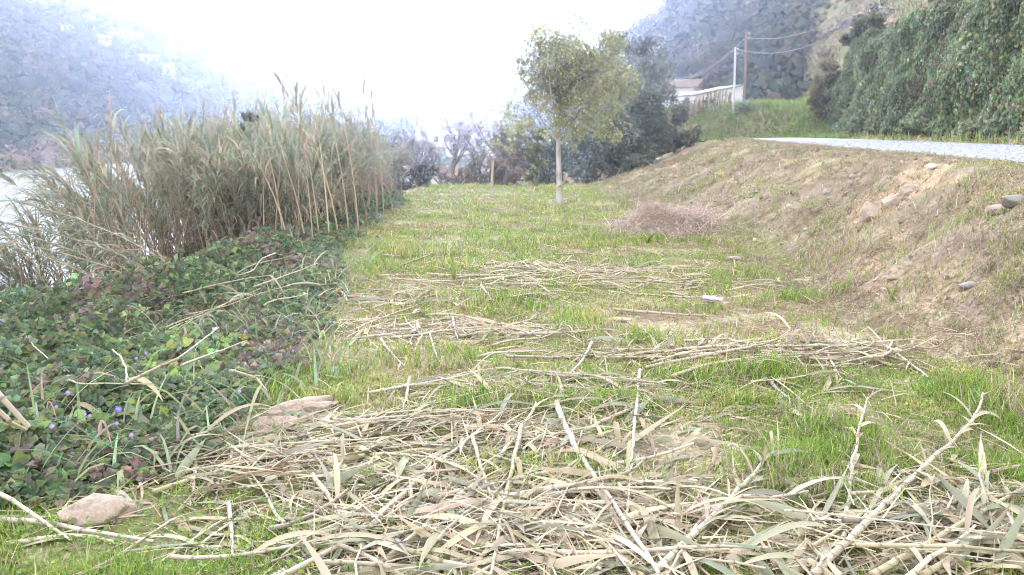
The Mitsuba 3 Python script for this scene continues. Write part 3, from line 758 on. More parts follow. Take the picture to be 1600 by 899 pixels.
# grass on the slopes beyond the road
def far_edge(x, y):
    return x - np.maximum(x_road(y), 4.77 + 0.168 * np.clip(y, -20, 62) - 14) - ROAD_W
p, nn = over_ground(90000, 12, 60, 18, 100, lambda x, y: (far_edge(x, y) > 0.2) & (x / y < 0.75) & (R.uniform(0, 1, len(x)) < 30 / y))
n = len(p)
f = far_edge(p[:, 0], p[:, 1])
green = sst(14, 5, f) * 0.9 + 0.1 * (fb(p[:, 0], p[:, 1], 0.15, 61) > 0.5)
isg = R.uniform(0, 1, n) < green
col = np.where(isg[:, None], shade([(0.19, 0.25, 0.08), (0.23, 0.27, 0.09)], n), shade([(0.24, 0.19, 0.15), (0.15, 0.13, 0.09), (0.24, 0.20, 0.15)], n))
d = nn + R.normal(0, 0.45, (n, 3)) + [0, 0, 0.4]
V, F = ribbons(p - [0, 0, 0.03], d, R.uniform(0.25, 0.6, n) * np.where(isg, 0.8, 1.2), 0.02 + 0.0011 * p[:, 1], 2, 0.7)
m, C = flat(V, F, col)
k = new_key('slope_grass'); put(k, m, 'leaf_matter', False, C); tag(k, 'rough green and brown grass on the slopes beyond the road', 'grass', kind='stuff')
n0 = 42000
p, nn = over_ground(n0, 11, 27, 43, 68, lambda x, y: (x - x_road(y) - ROAD_W > 0.2) & (x / y < 0.46))
n = len(p)
V, F = ribbons(p - [0, 0, 0.03], nn + R.normal(0, 0.4, (n, 3)) + [0, 0, 0.5], R.uniform(0.25, 0.5, n), 0.07, 2, 0.8)
m, C = flat(V, F, shade([(0.22, 0.32, 0.10), (0.27, 0.36, 0.12), (0.30, 0.34, 0.14)], n, 0.15))
put('slope_grass__green_patch', m, 'leaf_matter', False, C); tag('slope_grass__green_patch', kind='stuff')
# low scrub on the terraces
n = 900
x, y = R.uniform(16, 95, n), R.uniform(44, 125, n)
ok = (far_edge(x, y) > 6) & (x / y < 0.75) & (x / y > 0.24)
x, y = x[ok], y[ok]
wood('terrace_scrub', np.stack([x, y, ground_z(x, y) - 0.3], 1), R.uniform(0.4, 1.2, len(x)), [(0.14, 0.12, 0.09), (0.09, 0.10, 0.06), (0.18, 0.15, 0.11), (0.06, 0.08, 0.04)], 60, 'brown and green scrub covering the old terraces', 'scrub', 0.8, 0.8, 0.3)

# ------------------------------------------------------------------ giant cane thicket
R = np.random.default_rng(109)
STEM = np.array([(0.46, 0.38, 0.26), (0.40, 0.31, 0.24), (0.54, 0.45, 0.28), (0.36, 0.26, 0.21)])
CANE = [(0.28, 0.30, 0.20), (0.33, 0.33, 0.23), (0.44, 0.38, 0.28), (0.40, 0.34, 0.25), (0.24, 0.29, 0.20), (0.27, 0.31, 0.22), (0.30, 0.33, 0.25)]
def standing(base, height, lean, n_leaf, leaf_from=0.35, colours=CANE, K=4, r=0.014, leaf_len=0.5):
    """stem and two-ranked leaves of one standing cane: (stem mesh, colour), (leaf vertices, pattern, colours), top"""
    t = np.linspace(0, 1, 7)[:, None]
    pts = np.asarray(base) + np.array([lean[0], lean[1], 0]) * t ** 1.8 * height + np.array([0, 0, 1.0]) * t * height * (1 - 0.25 * np.hypot(*lean) * t)
    pts = pts - np.array([0, 0, 0.15])
    stem = tube(pts, np.linspace(r, r * 0.35, 7), 5, False)
    sc = STEM[R.integers(0, 4)] * R.uniform(0.8, 1.15)
    u = np.sort(leaf_from + (1 - leaf_from) * R.uniform(0, 1, n_leaf) ** 0.62)
    idx = np.clip(u * 6, 0, 5.99); i0 = idx.astype(int); fr = (idx - i0)[:, None]
    p0 = pts[i0] * (1 - fr) + pts[i0 + 1] * fr
    d = nrm(pts[i0 + 1] - pts[i0])
    a = R.uniform(0, 2 * np.pi) + np.pi * (np.arange(n_leaf) % 2) + R.normal(0, 0.35, n_leaf)
    out = np.stack([np.cos(a), np.sin(a), 0 * a], 1)
    dead = R.uniform(0, 1, n_leaf) > sst(0.25, 0.6, u)
    d = d * R.uniform(0.8, 1.2, (n_leaf, 1)) + out * (R.uniform(0.35, 0.75, n_leaf) * (1.25 - 0.75 * u))[:, None]
    V, F = ribbons(p0, d, leaf_len * R.uniform(0.6, 1.15, n_leaf), R.uniform(0.024, 0.046, n_leaf), K, np.where(dead, R.uniform(2.5, 5.0, n_leaf), R.uniform(0.9, 3.0, n_leaf)), twist=R.normal(0, 0.5, n_leaf), prof=[0.6, 1.0, 0.85, 0.5, 0] if K == 4 else None)
    c = np.where(dead[:, None], shade([(0.44, 0.36, 0.28), (0.38, 0.31, 0.25)], n_leaf, 0.2, 0.05), shade(colours, n_leaf, 0.18, 0.06))
    return (stem, sc), (V, F, c), pts[-1]

def plume(top, h=0.45):
    n = 46
    u = R.uniform(0, 1, n)
    p0 = top + np.stack([R.normal(0, 0.012, n), R.normal(0, 0.012, n), u * h], 1)
    a = R.uniform(0, 2 * np.pi, n)
    d = np.stack([np.cos(a) * 0.28, np.sin(a) * 0.28, np.ones(n)], 1)
    return ribbons(p0, d, 0.15 * (1.15 - u), 0.008, 3, 0.5)

def thicket_spots(n):
    x, y = R.uniform(-11, -2.7, n), R.uniform(11.5, 28, n)
    s = x_edge(y) - x
    ok = (s > 0.45 + 0.6 * fb(x, y, 0.6, 71)) & (y > 12.0 + 1.2 * fb(x, y, 0.8, 72) - 0.0 * x) & (s < 6.5) & (x / y > -0.62)
    ok &= ~((x / y > -0.30) & (y < 12.6 + (x / y + 0.30) * 10)) 
    return x[ok], y[ok]
def reed_top(x, y):     # the bed stands highest in its middle and sinks towards the water and the far end
    return 1.55 + y * np.interp(x / y, [-0.64, -0.56, -0.48, -0.40, -0.32, -0.28, -0.22, -0.16, -0.12], [-0.16, -0.04, 0.008, 0.014, 0.028, 0.030, 0.02, 0.012, -0.005])
cx_, cy_ = thicket_spots(900)
cx_, cy_ = cx_[:190], cy_[:190]
nc = R.integers(3, 9, len(cx_))
who = np.repeat(np.arange(len(cx_)), nc)
x, y = cx_[who] + R.normal(0, 0.17, len(who)), cy_[who] + R.normal(0, 0.17, len(who))
clean = np.stack([R.normal(-0.06, 0.2, len(cx_)), R.normal(-0.03, 0.14, len(cx_))], 1)[who]
chigh = R.normal(-0.34, 0.40, len(cx_))[who]
stems, lv, lc, F0 = [], [], [], None
for i in range(len(x)):
    g = ground_z(x[i], y[i])
    if i % 3 == 0:      # dead leafless stems among them
        q = np.array([x[i], y[i], g - 0.1]); e = np.array([R.normal(-0.1, 0.3), R.normal(0, 0.2), 1.0]) * R.uniform(0.9, 2.2)
        stems.append((tube(np.stack([q, q + e * 0.5 + R.normal(0, 0.04, 3), q + e]), [0.012, 0.010, 0.006], 5, False), STEM[R.integers(0, 4)] * R.uniform(0.8, 1.2)))
    h = reed_top(x[i], y[i]) - g + chigh[i] + R.normal(-0.12, 0.16)
    l = clean[i] + R.normal(0, 0.10, 2)
    if x[i] / y[i] < -0.45:
        l = (R.normal(-0.28, 0.18), R.normal(-0.08, 0.12)); h *= 0.92
    st, (V, F0, c), top = standing((x[i], y[i], g), max(h, 1.2), l, 26, 0.30, leaf_len=0.60)
    stems.append(st); lv.append(V); lc.append(c)
m, C = join(stems); k = new_key('reed_thicket')
put(k + '__stems', m, 'dry_matter', True, C)
m, C = flat(np.concatenate(lv), F0, np.concatenate(lc)); put(k + '__leaves', m, 'leaf_matter', False, C)
tag(k, 'dense thicket of giant cane, grey-green above and tan below', 'reeds', kind='stuff')
tag(k + '__stems', kind='stuff'); tag(k + '__leaves', kind='stuff')

def cane_thing(base, h, lean, label, group, n_leaf=20, plumed=False, leaf_from=0.35, leaf_len=0.5, r=0.016):
    key = new_key('giant_cane')
    (sm, sc), (V, F, c), top = standing(base, h, lean, n_leaf, leaf_from, K=4, r=r, leaf_len=leaf_len)
    put(key + '__stem', sm, 'dry_matter', True, np.broadcast_to(sc, (len(sm[0]), 3)))
    if n_leaf:
        m, C = flat(V, F, c); put(key + '__foliage', m, 'leaf_matter', False, C)
    if plumed:
        V, F = plume(top - [0, 0, 0.05]); m, C = flat(V, F, shade([(0.44, 0.35, 0.30), (0.36, 0.28, 0.24)], len(V), 0.15, 0.05)); put(key + '__plume', m, 'leaf_matter', False, C)
    tag(key, label, 'giant cane', group)
# canes that flower above the thicket
for px, py, Y in [(172, 148, 14), (172, 168, 13.5), (247, 140, 15), (318, 140, 15.5), (349, 115, 16), (366, 135, 17), (443, 125, 15), (485, 160, 17), (520, 145, 16), (549, 160, 18), (561, 144, 18), (571, 158, 19),
                  (582, 152, 19), (150, 215, 13), (330, 182, 14), (454, 190, 16), (536, 190, 18), (624, 205, 23)]:
    t = at(px, py + 22, Y); l = (R.normal(0.02, 0.05), R.normal(0, 0.05))
    g = ground_z(t[0], t[1]); h = (t[2] - g) + 0.1
    cane_thing((t[0] - l[0] * h, t[1] - l[1] * h, g), h, l, 'tall giant cane with a brown plume standing above the reed thicket', 'plumed canes', 10, True, 0.4)
# clear stems at the front of the thicket
for px, py in [(318, 418), (330, 420), (340, 412), (352, 418), (300, 424), (372, 412), (388, 410), (402, 406), (414, 402), (430, 400), (446, 394), (455, 396), (468, 392), (480, 390), (280, 430), (262, 432), (240, 438),
               (500, 380), (515, 374), (530, 368), (560, 352), (575, 345), (590, 338), (600, 332), (615, 325), (545, 360), (490, 386), (425, 398), (360, 414), (220, 440)]:
    b = spot(px, py, 0.15); g = ground_z(b[0], b[1])
    cane_thing((b[0], b[1], g), R.uniform(2.4, 3.1), (R.normal(-0.12, 0.16), R.normal(0, 0.1)), 'bare-stemmed tan cane at the front edge of the reed thicket', 'front canes of the thicket', 12, False, 0.55)
# bent canes drooping out towards the water, in front of the brambles
for i, (px, py) in enumerate([(310, 440), (330, 436), (290, 446), (250, 450), (210, 456), (250, 432), (225, 430), (200, 440), (180, 445), (160, 448), (140, 450), (265, 425), (120, 455), (100, 455), (235, 440), (280, 425)]):
    b = spot(px, py, 0.45); g = ground_z(b[0], b[1])
    cane_thing((b[0], b[1], g), R.uniform(1.5, 2.1), (R.uniform(-1.3, -0.8), R.normal(-0.15, 0.12)), 'dry bent cane drooping sideways over the brambles towards the water', 'drooping canes', 44, False, 0.25, 0.5, 0.012)

# ------------------------------------------------------------------ brambles on the bank
R = np.random.default_rng(108)
def brambles(n, y0, y1, size, key, label, seed):
    y = np.exp(R.uniform(np.log(y0), np.log(y1), n))
    x = x_edge(y) + 0.5 - R.uniform(0, 1, n) ** 1.0 * np.minimum(6.4, 0.65 * y + 0.7)
    s = x_edge(y) - x
    hump = (0.10 + sst(0.0, 1.5, s) * (1.5 * np.maximum(fb(x, y, 0.75, seed, 3) - 0.28, 0) + 0.35 * fb(x, y, 2.4, seed + 5, 2))) * sst(-0.3, 0.5, s + 0.4 * fb(x, y, 1.5, seed + 1))
    ok = (R.uniform(0, 1, n) < sst(-0.1, 0.5, s - 1.5 * fb(x, y, 0.9, seed + 2) + 0.75)) & (x / y > -0.75)
    x, y, hump = x[ok], y[ok], hump[ok]
    z = ground_z(x, y) + hump * (0.35 + 0.65 * R.uniform(0, 1, len(x)) ** 0.35)
    p = np.stack([x, y, z], 1)
    nn = R.normal(0, 0.55, p.shape) + [0.1, -0.35, 0.8]
    V, F = leaves(p, nn, size * (0.6 + 0.05 * y) * R.uniform(0.6, 1.4, len(x)), 0.75)
    patch = fb(x, y, 1.1, seed + 3)
    c = shade([(0.14, 0.19, 0.11), (0.16, 0.22, 0.12), (0.22, 0.27, 0.13), (0.12, 0.16, 0.105)], len(x), 0.25)
    c2 = shade([(0.22, 0.18, 0.16), (0.19, 0.19, 0.14), (0.28, 0.23, 0.19)], len(x), 0.22)
    c = np.where((R.uniform(0, 1, len(x)) < 0.7 * sst(0.5, 0.68, patch))[:, None], c2, c)
    m, C = flat(V, F, c)
    put(key, m, 'leaf_matter', False, C)
    tag(key, label, 'brambles', kind='stuff')
brambles(95000, 3.2, 26, 0.07, 'bramble_bank', 'dark low brambles covering the bank below the reeds', 81)
# young cane leaves and grass coming up through the brambles
n = 2600
y = np.exp(R.uniform(np.log(3.4), np.log(16), n)); x = x_edge(y) + 0.3 - R.uniform(0, 4.0, n)
ok = (fb(x, y, 1.1, 88) > 0.47) & (x / y > -0.72); x, y = x[ok], y[ok]; n = len(x)
p = np.stack([x, y, ground_z(x, y) + R.uniform(0.1, 0.4, n) * sst(0, 1, x_edge(y) - x)], 1); a = R.uniform(0, 2 * np.pi, n)
V, F = ribbons(p, np.stack([np.cos(a) * 0.6, np.sin(a) * 0.6, np.ones(n)], 1), R.uniform(0.2, 0.5, n), R.uniform(0.008, 0.022, n), 5, R.uniform(0.8, 2.6, n), twist=R.normal(0, 0.6, n))
m, C = flat(V, F, shade([(0.24, 0.31, 0.18), (0.30, 0.36, 0.22), (0.40, 0.36, 0.26)], n, 0.2)); put('bramble_bank__blades', m, 'leaf_matter', False, C); tag('bramble_bank__blades', kind='stuff')
# their bare runners
n = 900
y = np.exp(R.uniform(np.log(5), np.log(16), n)); x = x_edge(y) - R.uniform(0.2, 5, n)
p = np.stack([x, y, ground_z(x, y) + 0.25], 1); a = R.uniform(0, 2 * np.pi, n)
V, F = ribbons(p, np.stack([np.cos(a), np.sin(a), R.uniform(0.3, 1.0, n)], 1), R.uniform(0.4, 0.9, n), 0.006, 5, 2.2)
m, C = flat(V, F, shade([(0.16, 0.10, 0.09), (0.2, 0.16, 0.12)], n)); put('bramble_bank__runners', m, 'leaf_matter', False, C); tag('bramble_bank__runners', kind='stuff')

# ------------------------------------------------------------------ morning glory vine at the near end of the bank
R = np.random.default_rng(107)
def heart(size, cup, seed):
    o = np.array([(0, 0), (-0.28, 0.18), (-0.5, 0.02), (-0.48, -0.32), (-0.25, -0.7), (0, -1.0), (0.25, -0.7), (0.48, -0.32), (0.5, 0.02), (0.28, 0.18)]) * size
    mid = np.array([[0, -0.35 * size]])
    xy = np.vstack([o, mid])
    z = cup * (np.abs(xy[:, 0]) ** 1.3) + 0.06 * size * np.sin(xy[:, 1] * 9 / size * 0.5 + seed)
    v = np.column_stack([xy, z])
    return v, np.array([[10, (k + 1) % 10, k] for k in range(10)])
vine = new_key('morning_glory_vine')
LEAFC = [(0.21, 0.33, 0.14), (0.18, 0.29, 0.16), (0.27, 0.37, 0.13), (0.19, 0.28, 0.18), (0.38, 0.42, 0.13), (0.25, 0.32, 0.19)]
heart_ply = []
for i in range(12):
    v, f = heart(1.0, R.uniform(0.15, 0.6), i)
    heart_ply.append(mikit.ply((v, f), 'leaf_matter', True, None, np.broadcast_to(shade(LEAFC[i % 6], 1, 0.1), (len(v), 3))))
def vine_spots(n):
    y = R.uniform(3.3, 8.0, n); x = x_edge(y) + 0.2 - R.uniform(0, 1, n) * 3.6
    s = x_edge(y) - x
    w = sst(-0.1, 0.35, s - 0.35 * fb(x, y, 1.4, 91)) * sst(7.6, 5.4, y) * sst(3.4, 2.0, s)
    ok = (R.uniform(0, 1, n) < w) & (x / y > -0.72)
    x, y = x[ok], y[ok]
    hump = 0.06 + 0.55 * fb(x, y, 1.3, 92) * sst(0.0, 1.0, x_edge(y) - x)
    return np.stack([x, y, ground_z(x, y) + hump * (0.3 + 0.7 * R.uniform(0, 1, len(x)) ** 0.4)], 1)
pv = vine_spots(8500)
pv = pv[np.argsort(pv[:, 1])]
size = R.uniform(0.035, 0.078, len(pv))
def basis(n, up):
    n = nrm(n); a = nrm(up - n * np.dot(n, up)); return np.column_stack([np.cross(a, n), a, n])
mats = []
for i in range(len(pv)):
    B = basis(R.normal(0, 0.55, 3) + [0.1, -0.35, 0.75], R.normal(0, 0.8, 3) + [0, 0.5, 0.4]) * size[i]
    M = np.eye(4); M[:3, :3] = B; M[:3, 3] = pv[i]; mats.append(M)
order = R.permutation(min(len(pv), 1500))[:290]
chosen = set(order.tolist())
for i in order:
    k = '%s__leaf_%03d' % (vine, len([1 for q in ()]) + int(np.where(order == i)[0][0]))
    scene[k] = {**heart_ply[R.integers(0, 12)], 'to_world': T(mats[i])}
rest = [i for i in range(len(pv)) if i not in chosen]
hv, hf = heart(1.0, 0.35, 2)
V = np.stack([hv @ mats[i][:3, :3].T + mats[i][:3, 3] for i in rest])
m, C = flat(V, hf, shade(LEAFC, len(rest), 0.2, 0.08)); put(vine + '__foliage', m, 'leaf_matter', True, C); tag(vine + '__foliage', kind='stuff')
pieces = []
for i in range(0, len(pv) - 12, 14):
    a, b2 = pv[i], pv[i + R.integers(1, 12)]
    if np.linalg.norm(a - b2) < 1.2:
        pieces.append((tube(spline([a - [0, 0, 0.06], (a + b2) / 2 + [0, 0, -0.08], b2 - [0, 0, 0.03]], 6), 0.0025, 3), np.array([0.12, 0.12, 0.06])))
m, C = join(pieces); put(vine + '__stem', m, 'leaf_matter', True, C)
def funnel(c, n, s, col):
    B = basis(n, np.array([0.1, 0.2, 1.0]))
    k = np.arange(10); an = k * 2 * np.pi / 10
    rim = np.stack([np.cos(an), np.sin(an), 0 * an], 1) * (s * (1 + 0.08 * (k % 2)))[:, None]
    midr = np.stack([np.cos(an), np.sin(an), 0 * an - 1.0], 1) * [s * 0.35, s * 0.35, s * 0.5]
    v = np.vstack([rim, midr, [[0, 0, -s * 1.4]]]) @ B.T + c
    f = []
    for i in range(10):
        j = (i + 1) % 10; f += [[i, j, 10 + j], [i, 10 + j, 10 + i], [10 + i, 10 + j, 20]]
    C = np.vstack([np.tile(col, (10, 1)), np.tile(np.array(col) * 0.7 + 0.25, (11, 1))])
    return (v, np.array(f)), C
for px, py, l, s, col in [(185, 640, 0.32, 0.034, (0.16, 0.12, 0.62)), (81, 666, 0.28, 0.026, (0.40, 0.30, 0.62)), (140, 650, 0.3, 0.022, (0.30, 0.18, 0.62)), (132, 648, 0.31, 0.018, (0.38, 0.25, 0.6)),
                          (182, 662, 0.26, 0.02, (0.36, 0.26, 0.62)), (106, 614, 0.3, 0.024, (0.42, 0.28, 0.6)), (213, 560, 0.3, 0.026, (0.26, 0.18, 0.66)), (228, 552, 0.3, 0.022, (0.42, 0.30, 0.62)),
                          (374, 612, 0.24, 0.022, (0.45, 0.26, 0.52)), (88, 636, 0.3, 0.018, (0.36, 0.22, 0.55)), (205, 680, 0.22, 0.024, (0.40, 0.25, 0.52)), (383, 568, 0.24, 0.02, (0.42, 0.26, 0.55)),
                          (458, 548, 0.2, 0.022, (0.34, 0.22, 0.62)), (383, 518, 0.2, 0.026, (0.40, 0.26, 0.6)), (541, 457, 0.16, 0.03, (0.42, 0.26, 0.62)), (555, 484, 0.14, 0.026, (0.40, 0.24, 0.62)),
                          (568, 433, 0.14, 0.034, (0.48, 0.24, 0.64)), (448, 440, 0.2, 0.03, (0.32, 0.26, 0.6)), (680, 376, 0.1, 0.036, (0.34, 0.28, 0.66))]:
    c = spot(px, py, l)
    s = s * 0.42
    col = tuple(np.array(col) * 0.7)
    c = spot(px, py, l + 0.17 * (px < 400))
    (v, f), C = funnel(c, np.array([-c[0] * 0.12, -0.8, 0.6]) + R.normal(0, 0.2, 3), s, col)
    put(vine + '__flower', (v, f), 'leaf_matter', True, C)
tag(vine, 'morning glory vine with heart-shaped leaves and purple flowers sprawling over the bank', 'vine')

# ------------------------------------------------------------------ where the cut canes lie (metres)
R = np.random.default_rng(106)
PILES = [(780, 820, 0.5, 0.4, 1.2), (620, 850, 0.35, 0.25, 1.0), (950, 840, 0.35, 0.3, 1.0), (800, 700, 0.55, 0.35, 0.8), (860, 620, 0.7, 0.3, 0.6), (1480, 850, 0.5, 0.28, 1.1), (1560, 800, 0.3, 0.35, 0.9),
         (1290, 885, 0.35, 0.12, 0.6), (1180, 555, 0.9, 0.2, 0.8), (870, 430, 1.4, 0.9, 0.7), (700, 520, 0.9, 0.35, 0.5), (950, 540, 0.6, 0.25, 0.35), (500, 680, 0.55, 0.22, 0.6), (420, 745, 0.45, 0.25, 0.8),
         (150, 790, 0.4, 0.15, 0.3), (640, 470, 0.8, 0.4, 0.5), (1080, 440, 1.0, 0.4, 0.5), (480, 790, 0.3, 0.2, 0.6)]
PC = np.array([np.r_[spot(a, b)[:2], sx, sy, w] for a, b, sx, sy, w in PILES])
def litter(x, y):
    x, y = np.asarray(x)[..., None], np.asarray(y)[..., None]
    g = PC[:, 4] * np.exp(-0.5 * (((x - PC[:, 0]) / PC[:, 2]) ** 2 + ((y - PC[:, 1]) / PC[:, 3]) ** 2))
    return g.max(-1)

# ------------------------------------------------------------------ grass
R = np.random.default_rng(105)
n = 460000
y = np.exp(R.uniform(np.log(2.2), np.log(38), n)); x = R.uniform(-0.70, 0.70, n) * (y + 0.4)
xr = x_road(y)
toe = 3.5
cover = 0.28 + 0.72 * sst(0.38, 0.56, fb(x, y, 0.8, 101) * 0.6 + fb(x, y, 2.6, 102) * 0.4)
cover = cover * (1 - 0.82 * np.clip(litter(x, y), 0, 1))
cover = cover * np.where(x > toe, 0.20 + 0.65 * sst(0.46, 0.6, fb(x, y, 1.0, 103)), 1)
cover = cover * sst(-0.45, 0.1, x - x_edge(y))
cover = np.where((x > xr - 0.45), np.where(x > xr + ROAD_W, 0.5, sst(-0.02, -0.2, x - xr) * 0.8), cover)
bare = np.array([np.r_[spot(a, b)[:2], r] for a, b, r in [(1075, 730, 0.45), (1060, 690, 0.3), (250, 840, 0.35), (1330, 650, 0.2), (1040, 500, 0.5), (1250, 500, 0.9), (320, 840, 0.28), (150, 800, 0.35), (560, 690, 0.35), (110, 860, 0.2), (460, 650, 0.3)]])
for bx, by, br in bare:
    cover = cover * (0.15 + 0.85 * sst(0.5, 1.2, np.hypot(x - bx, (y - by) * 0.8) / br))
ok = R.uniform(0, 1, n) < cover
x, y = x[ok], y[ok]; n = len(x)
tall = sst(0.42, 0.72, fb(x, y, 1.7, 104)) * (1 + 1.3 * (R.uniform(0, 1, n) < 0.10))
h = (0.032 + 0.095 * tall * R.uniform(0.4, 1.2, n) + 0.02 * R.uniform(0, 1, n)) * (1 + 0.012 * y) * np.where(x > x_road(y) - 1.0, 0.5, 1)
g = ground_z(x, y)
a = R.uniform(0, 2 * np.pi, n)
out = R.uniform(0.15, 0.9, n)
t = fb(x, y, 1.2, 105); t2 = fb(x, y, 4.0, 106)
lush = shade([(0.22, 0.33, 0.065), (0.27, 0.37, 0.075), (0.17, 0.28, 0.07)], n, 0.18, 0.07)
yel = shade([(0.38, 0.38, 0.12), (0.44, 0.41, 0.16)], n, 0.18, 0.07)
drygrass = shade([(0.44, 0.37, 0.25), (0.36, 0.30, 0.22), (0.40, 0.36, 0.22)], n, 0.2, 0.07)
c = np.where((R.uniform(0, 1, n) < 0.75 * sst(0.44, 0.66, t))[:, None], yel, lush)
pd = np.where(x > 3.2, 0.55, 0.13) + 0.35 * sst(0.48, 0.66, t2) + 0.05 * sst(6, 12, y)
c = np.where((R.uniform(0, 1, n) < pd)[:, None], drygrass, c)
blades = []
for near, K in ((y < 5.5, 3), (y >= 5.5, 2)):
    V, F = ribbons(np.stack([x, y, g - 0.008], 1)[near], np.stack([np.cos(a) * out, np.sin(a) * out, np.ones(n)], 1)[near], h[near], (0.0028 + 0.0011 * y)[near], K, R.uniform(0.3, 1.4, near.sum()), twist=R.normal(0, 0.5, near.sum()))
    blades.append(flat(V, F, c[near]))
m, C = join(blades)
put('grass', m, 'leaf_matter', False, C); tag('grass', 'short yellow-green grass growing patchily over the clearing', 'grass', kind='stuff')

# broad leaved weeds and clover in the grass
n = 16000
y = np.exp(R.uniform(np.log(2.3), np.log(24), n)); x = R.uniform(-0.68, 0.68, n) * y
w = sst(0.50, 0.66, fb(x, y, 1.3, 111)) * sst(-0.2, 0.2, x - x_edge(y)) * sst(4.6, 3.2, x) * (1 - 0.8 * np.clip(litter(x, y), 0, 1))
for px, py, r in [(400, 830, 0.16), (40, 850, 0.2), (440, 880, 0.16), (380, 800, 0.12)]:
    s0 = spot(px, py); w = np.maximum(w, np.exp(-0.5 * ((x - s0[0]) ** 2 + (y - s0[1]) ** 2) / r ** 2))
ok = R.uniform(0, 1, n) < w
x, y = x[ok], y[ok]; n = len(x)
base = np.stack([x, y, ground_z(x, y) + R.uniform(0.015, 0.07, n)], 1)
lp, ln, ls = [], [], []
for k in range(3):
    a = R.uniform(0, 0.4, n) + k * 2.1
    s = R.uniform(0.008, 0.016, n) * (1 + 0.10 * y)
    off = np.stack([np.cos(a), np.sin(a), 0.15 + 0 * a], 1)
    lp.append(base + off * s[:, None] * 0.55); ln.append(np.stack([R.normal(0, 0.3, n), R.normal(0, 0.3, n), np.ones(n)], 1)); ls.append(s)
V, F = leaves(np.concatenate(lp), np.concatenate(ln), np.concatenate(ls), 0.95)
m, C = flat(V, F, shade([(0.21, 0.33, 0.08), (0.27, 0.38, 0.09), (0.16, 0.27, 0.09)], len(V), 0.18, 0.07))
put('clover', m, 'leaf_matter', False, C); tag('clover', 'patches of clover and small weeds among the grass', 'clover', kind='stuff')

# dead grass, roots and twigs matted over the bank
n = 110000
y = np.exp(R.uniform(np.log(4.5), np.log(40), n)); x = R.uniform(2.9, 12, n)
ok = (x < x_road(y) - 0.05) & (x / y < 0.75) & (R.uniform(0, 1, n) < 0.25 + 0.75 * sst(0.4, 0.6, fb(x, y, 1.2, 121)))
x, y = x[ok], y[ok]; n = len(x)
e = 0.08; g = ground_z(x, y)
nn = nrm(np.stack([-(ground_z(x + e, y) - g) / e, -(ground_z(x, y + e) - g) / e, np.ones(n)], 1))
d = R.normal(0, 1, (n, 3)) + [-0.6, 0, -0.1]; d = d - nn * np.sum(d * nn, 1, keepdims=True); d = nrm(d) + nn * R.uniform(0.05, 0.6, (n, 1))
V, F = ribbons(np.stack([x, y, g + 0.004], 1), d, R.uniform(0.05, 0.24, n) * (1 + 0.03 * y), 0.0022 + 0.0007 * y, 3, R.uniform(0.4, 1.8, n))
m, C = flat(V, F, shade([(0.38, 0.31, 0.235), (0.29, 0.235, 0.18), (0.44, 0.37, 0.27), (0.23, 0.19, 0.155), (0.31, 0.31, 0.18)], n, 0.22, 0.06))
put('dead_grass', m, 'leaf_matter', False, C); tag('dead_grass', 'matted dead grass and roots over the earth bank', 'dead grass', kind='stuff')

# crumbs and clods of earth fallen down the bank
n = 2400
y = np.exp(R.uniform(np.log(4.5), np.log(26), n)); x = R.uniform(3.1, 9, n)
ok = (x < x_road(y) - 0.5) & (x / y < 0.75) & (R.uniform(0, 1, n) < sst(0.40, 0.62, fb(x, y, 1.4, 131))); x, y = x[ok], y[ok]; n = len(x)
ico = trimesh.creation.icosahedron()
sz = np.exp(R.normal(np.log(0.012), 0.5, n)) * (1 + 0.03 * y)
V = (ico.vertices[None] * R.uniform(0.65, 1.25, (n, 12, 1))) * (sz[:, None, None] * R.uniform(0.7, 1.3, (n, 1, 3)))
V = V + np.stack([x, y, ground_z(x, y) + sz * 0.3], 1)[:, None]
m, C = flat(V, ico.faces, shade([(0.30, 0.24, 0.19), (0.24, 0.19, 0.15), (0.40, 0.32, 0.24), (0.36, 0.34, 0.31)], n, 0.2, 0.05)); put('earth_clods', m, 'matt', False, C)
tag('earth_clods', 'crumbs of earth and pebbles scattered down the bank', 'earth clods', kind='stuff')

# ------------------------------------------------------------------ straw and shreds under the cut canes
R = np.random.default_rng(104)
n = 95000
y = np.exp(R.uniform(np.log(2.3), np.log(15), n)); x = R.uniform(-0.68, 0.68, n) * y
ok = (R.uniform(0, 1, n) < 0.07 + 0.93 * np.clip(litter(x, y) * 1.25, 0, 1) * (0.45 + 0.55 * sst(0.35, 0.55, fb(x, y, 2.2, 141))) * (0.4 + 0.6 * sst(3.2, 5, y))) & (x < 3.6) & (x > x_edge(y) - 0.1)
x, y = x[ok], y[ok]; n = len(x)
a = R.uniform(0, np.pi, n)
V, F = ribbons(np.stack([x, y, ground_z(x, y) + R.uniform(0.0, 0.09, n) * np.clip(litter(x, y), 0.15, 1)], 1), np.stack([np.cos(a), np.sin(a) * 0.8, R.normal(0.05, 0.15, n)], 1), R.uniform(0.05, 0.26, n) * (1 + 0.03 * y), R.uniform(0.002, 0.007, n) * (1 + 0.12 * y), 3, 0.25,
               side=np.stack([-np.sin(a), np.cos(a), R.normal(0, 0.5, n)], 1), twist=R.normal(0, 0.8, n))
m, C = flat(V, F, shade([(0.539, 0.459, 0.334), (0.435, 0.371, 0.271), (0.372, 0.351, 0.262), (0.622, 0.537, 0.398), (0.290, 0.244, 0.181)], n, 0.22, 0.05))
put('straw_litter', m, 'dry_leaf', False, C); tag('straw_litter', 'shredded dry straw and leaf strips strewn under the cut canes', 'straw', kind='stuff')

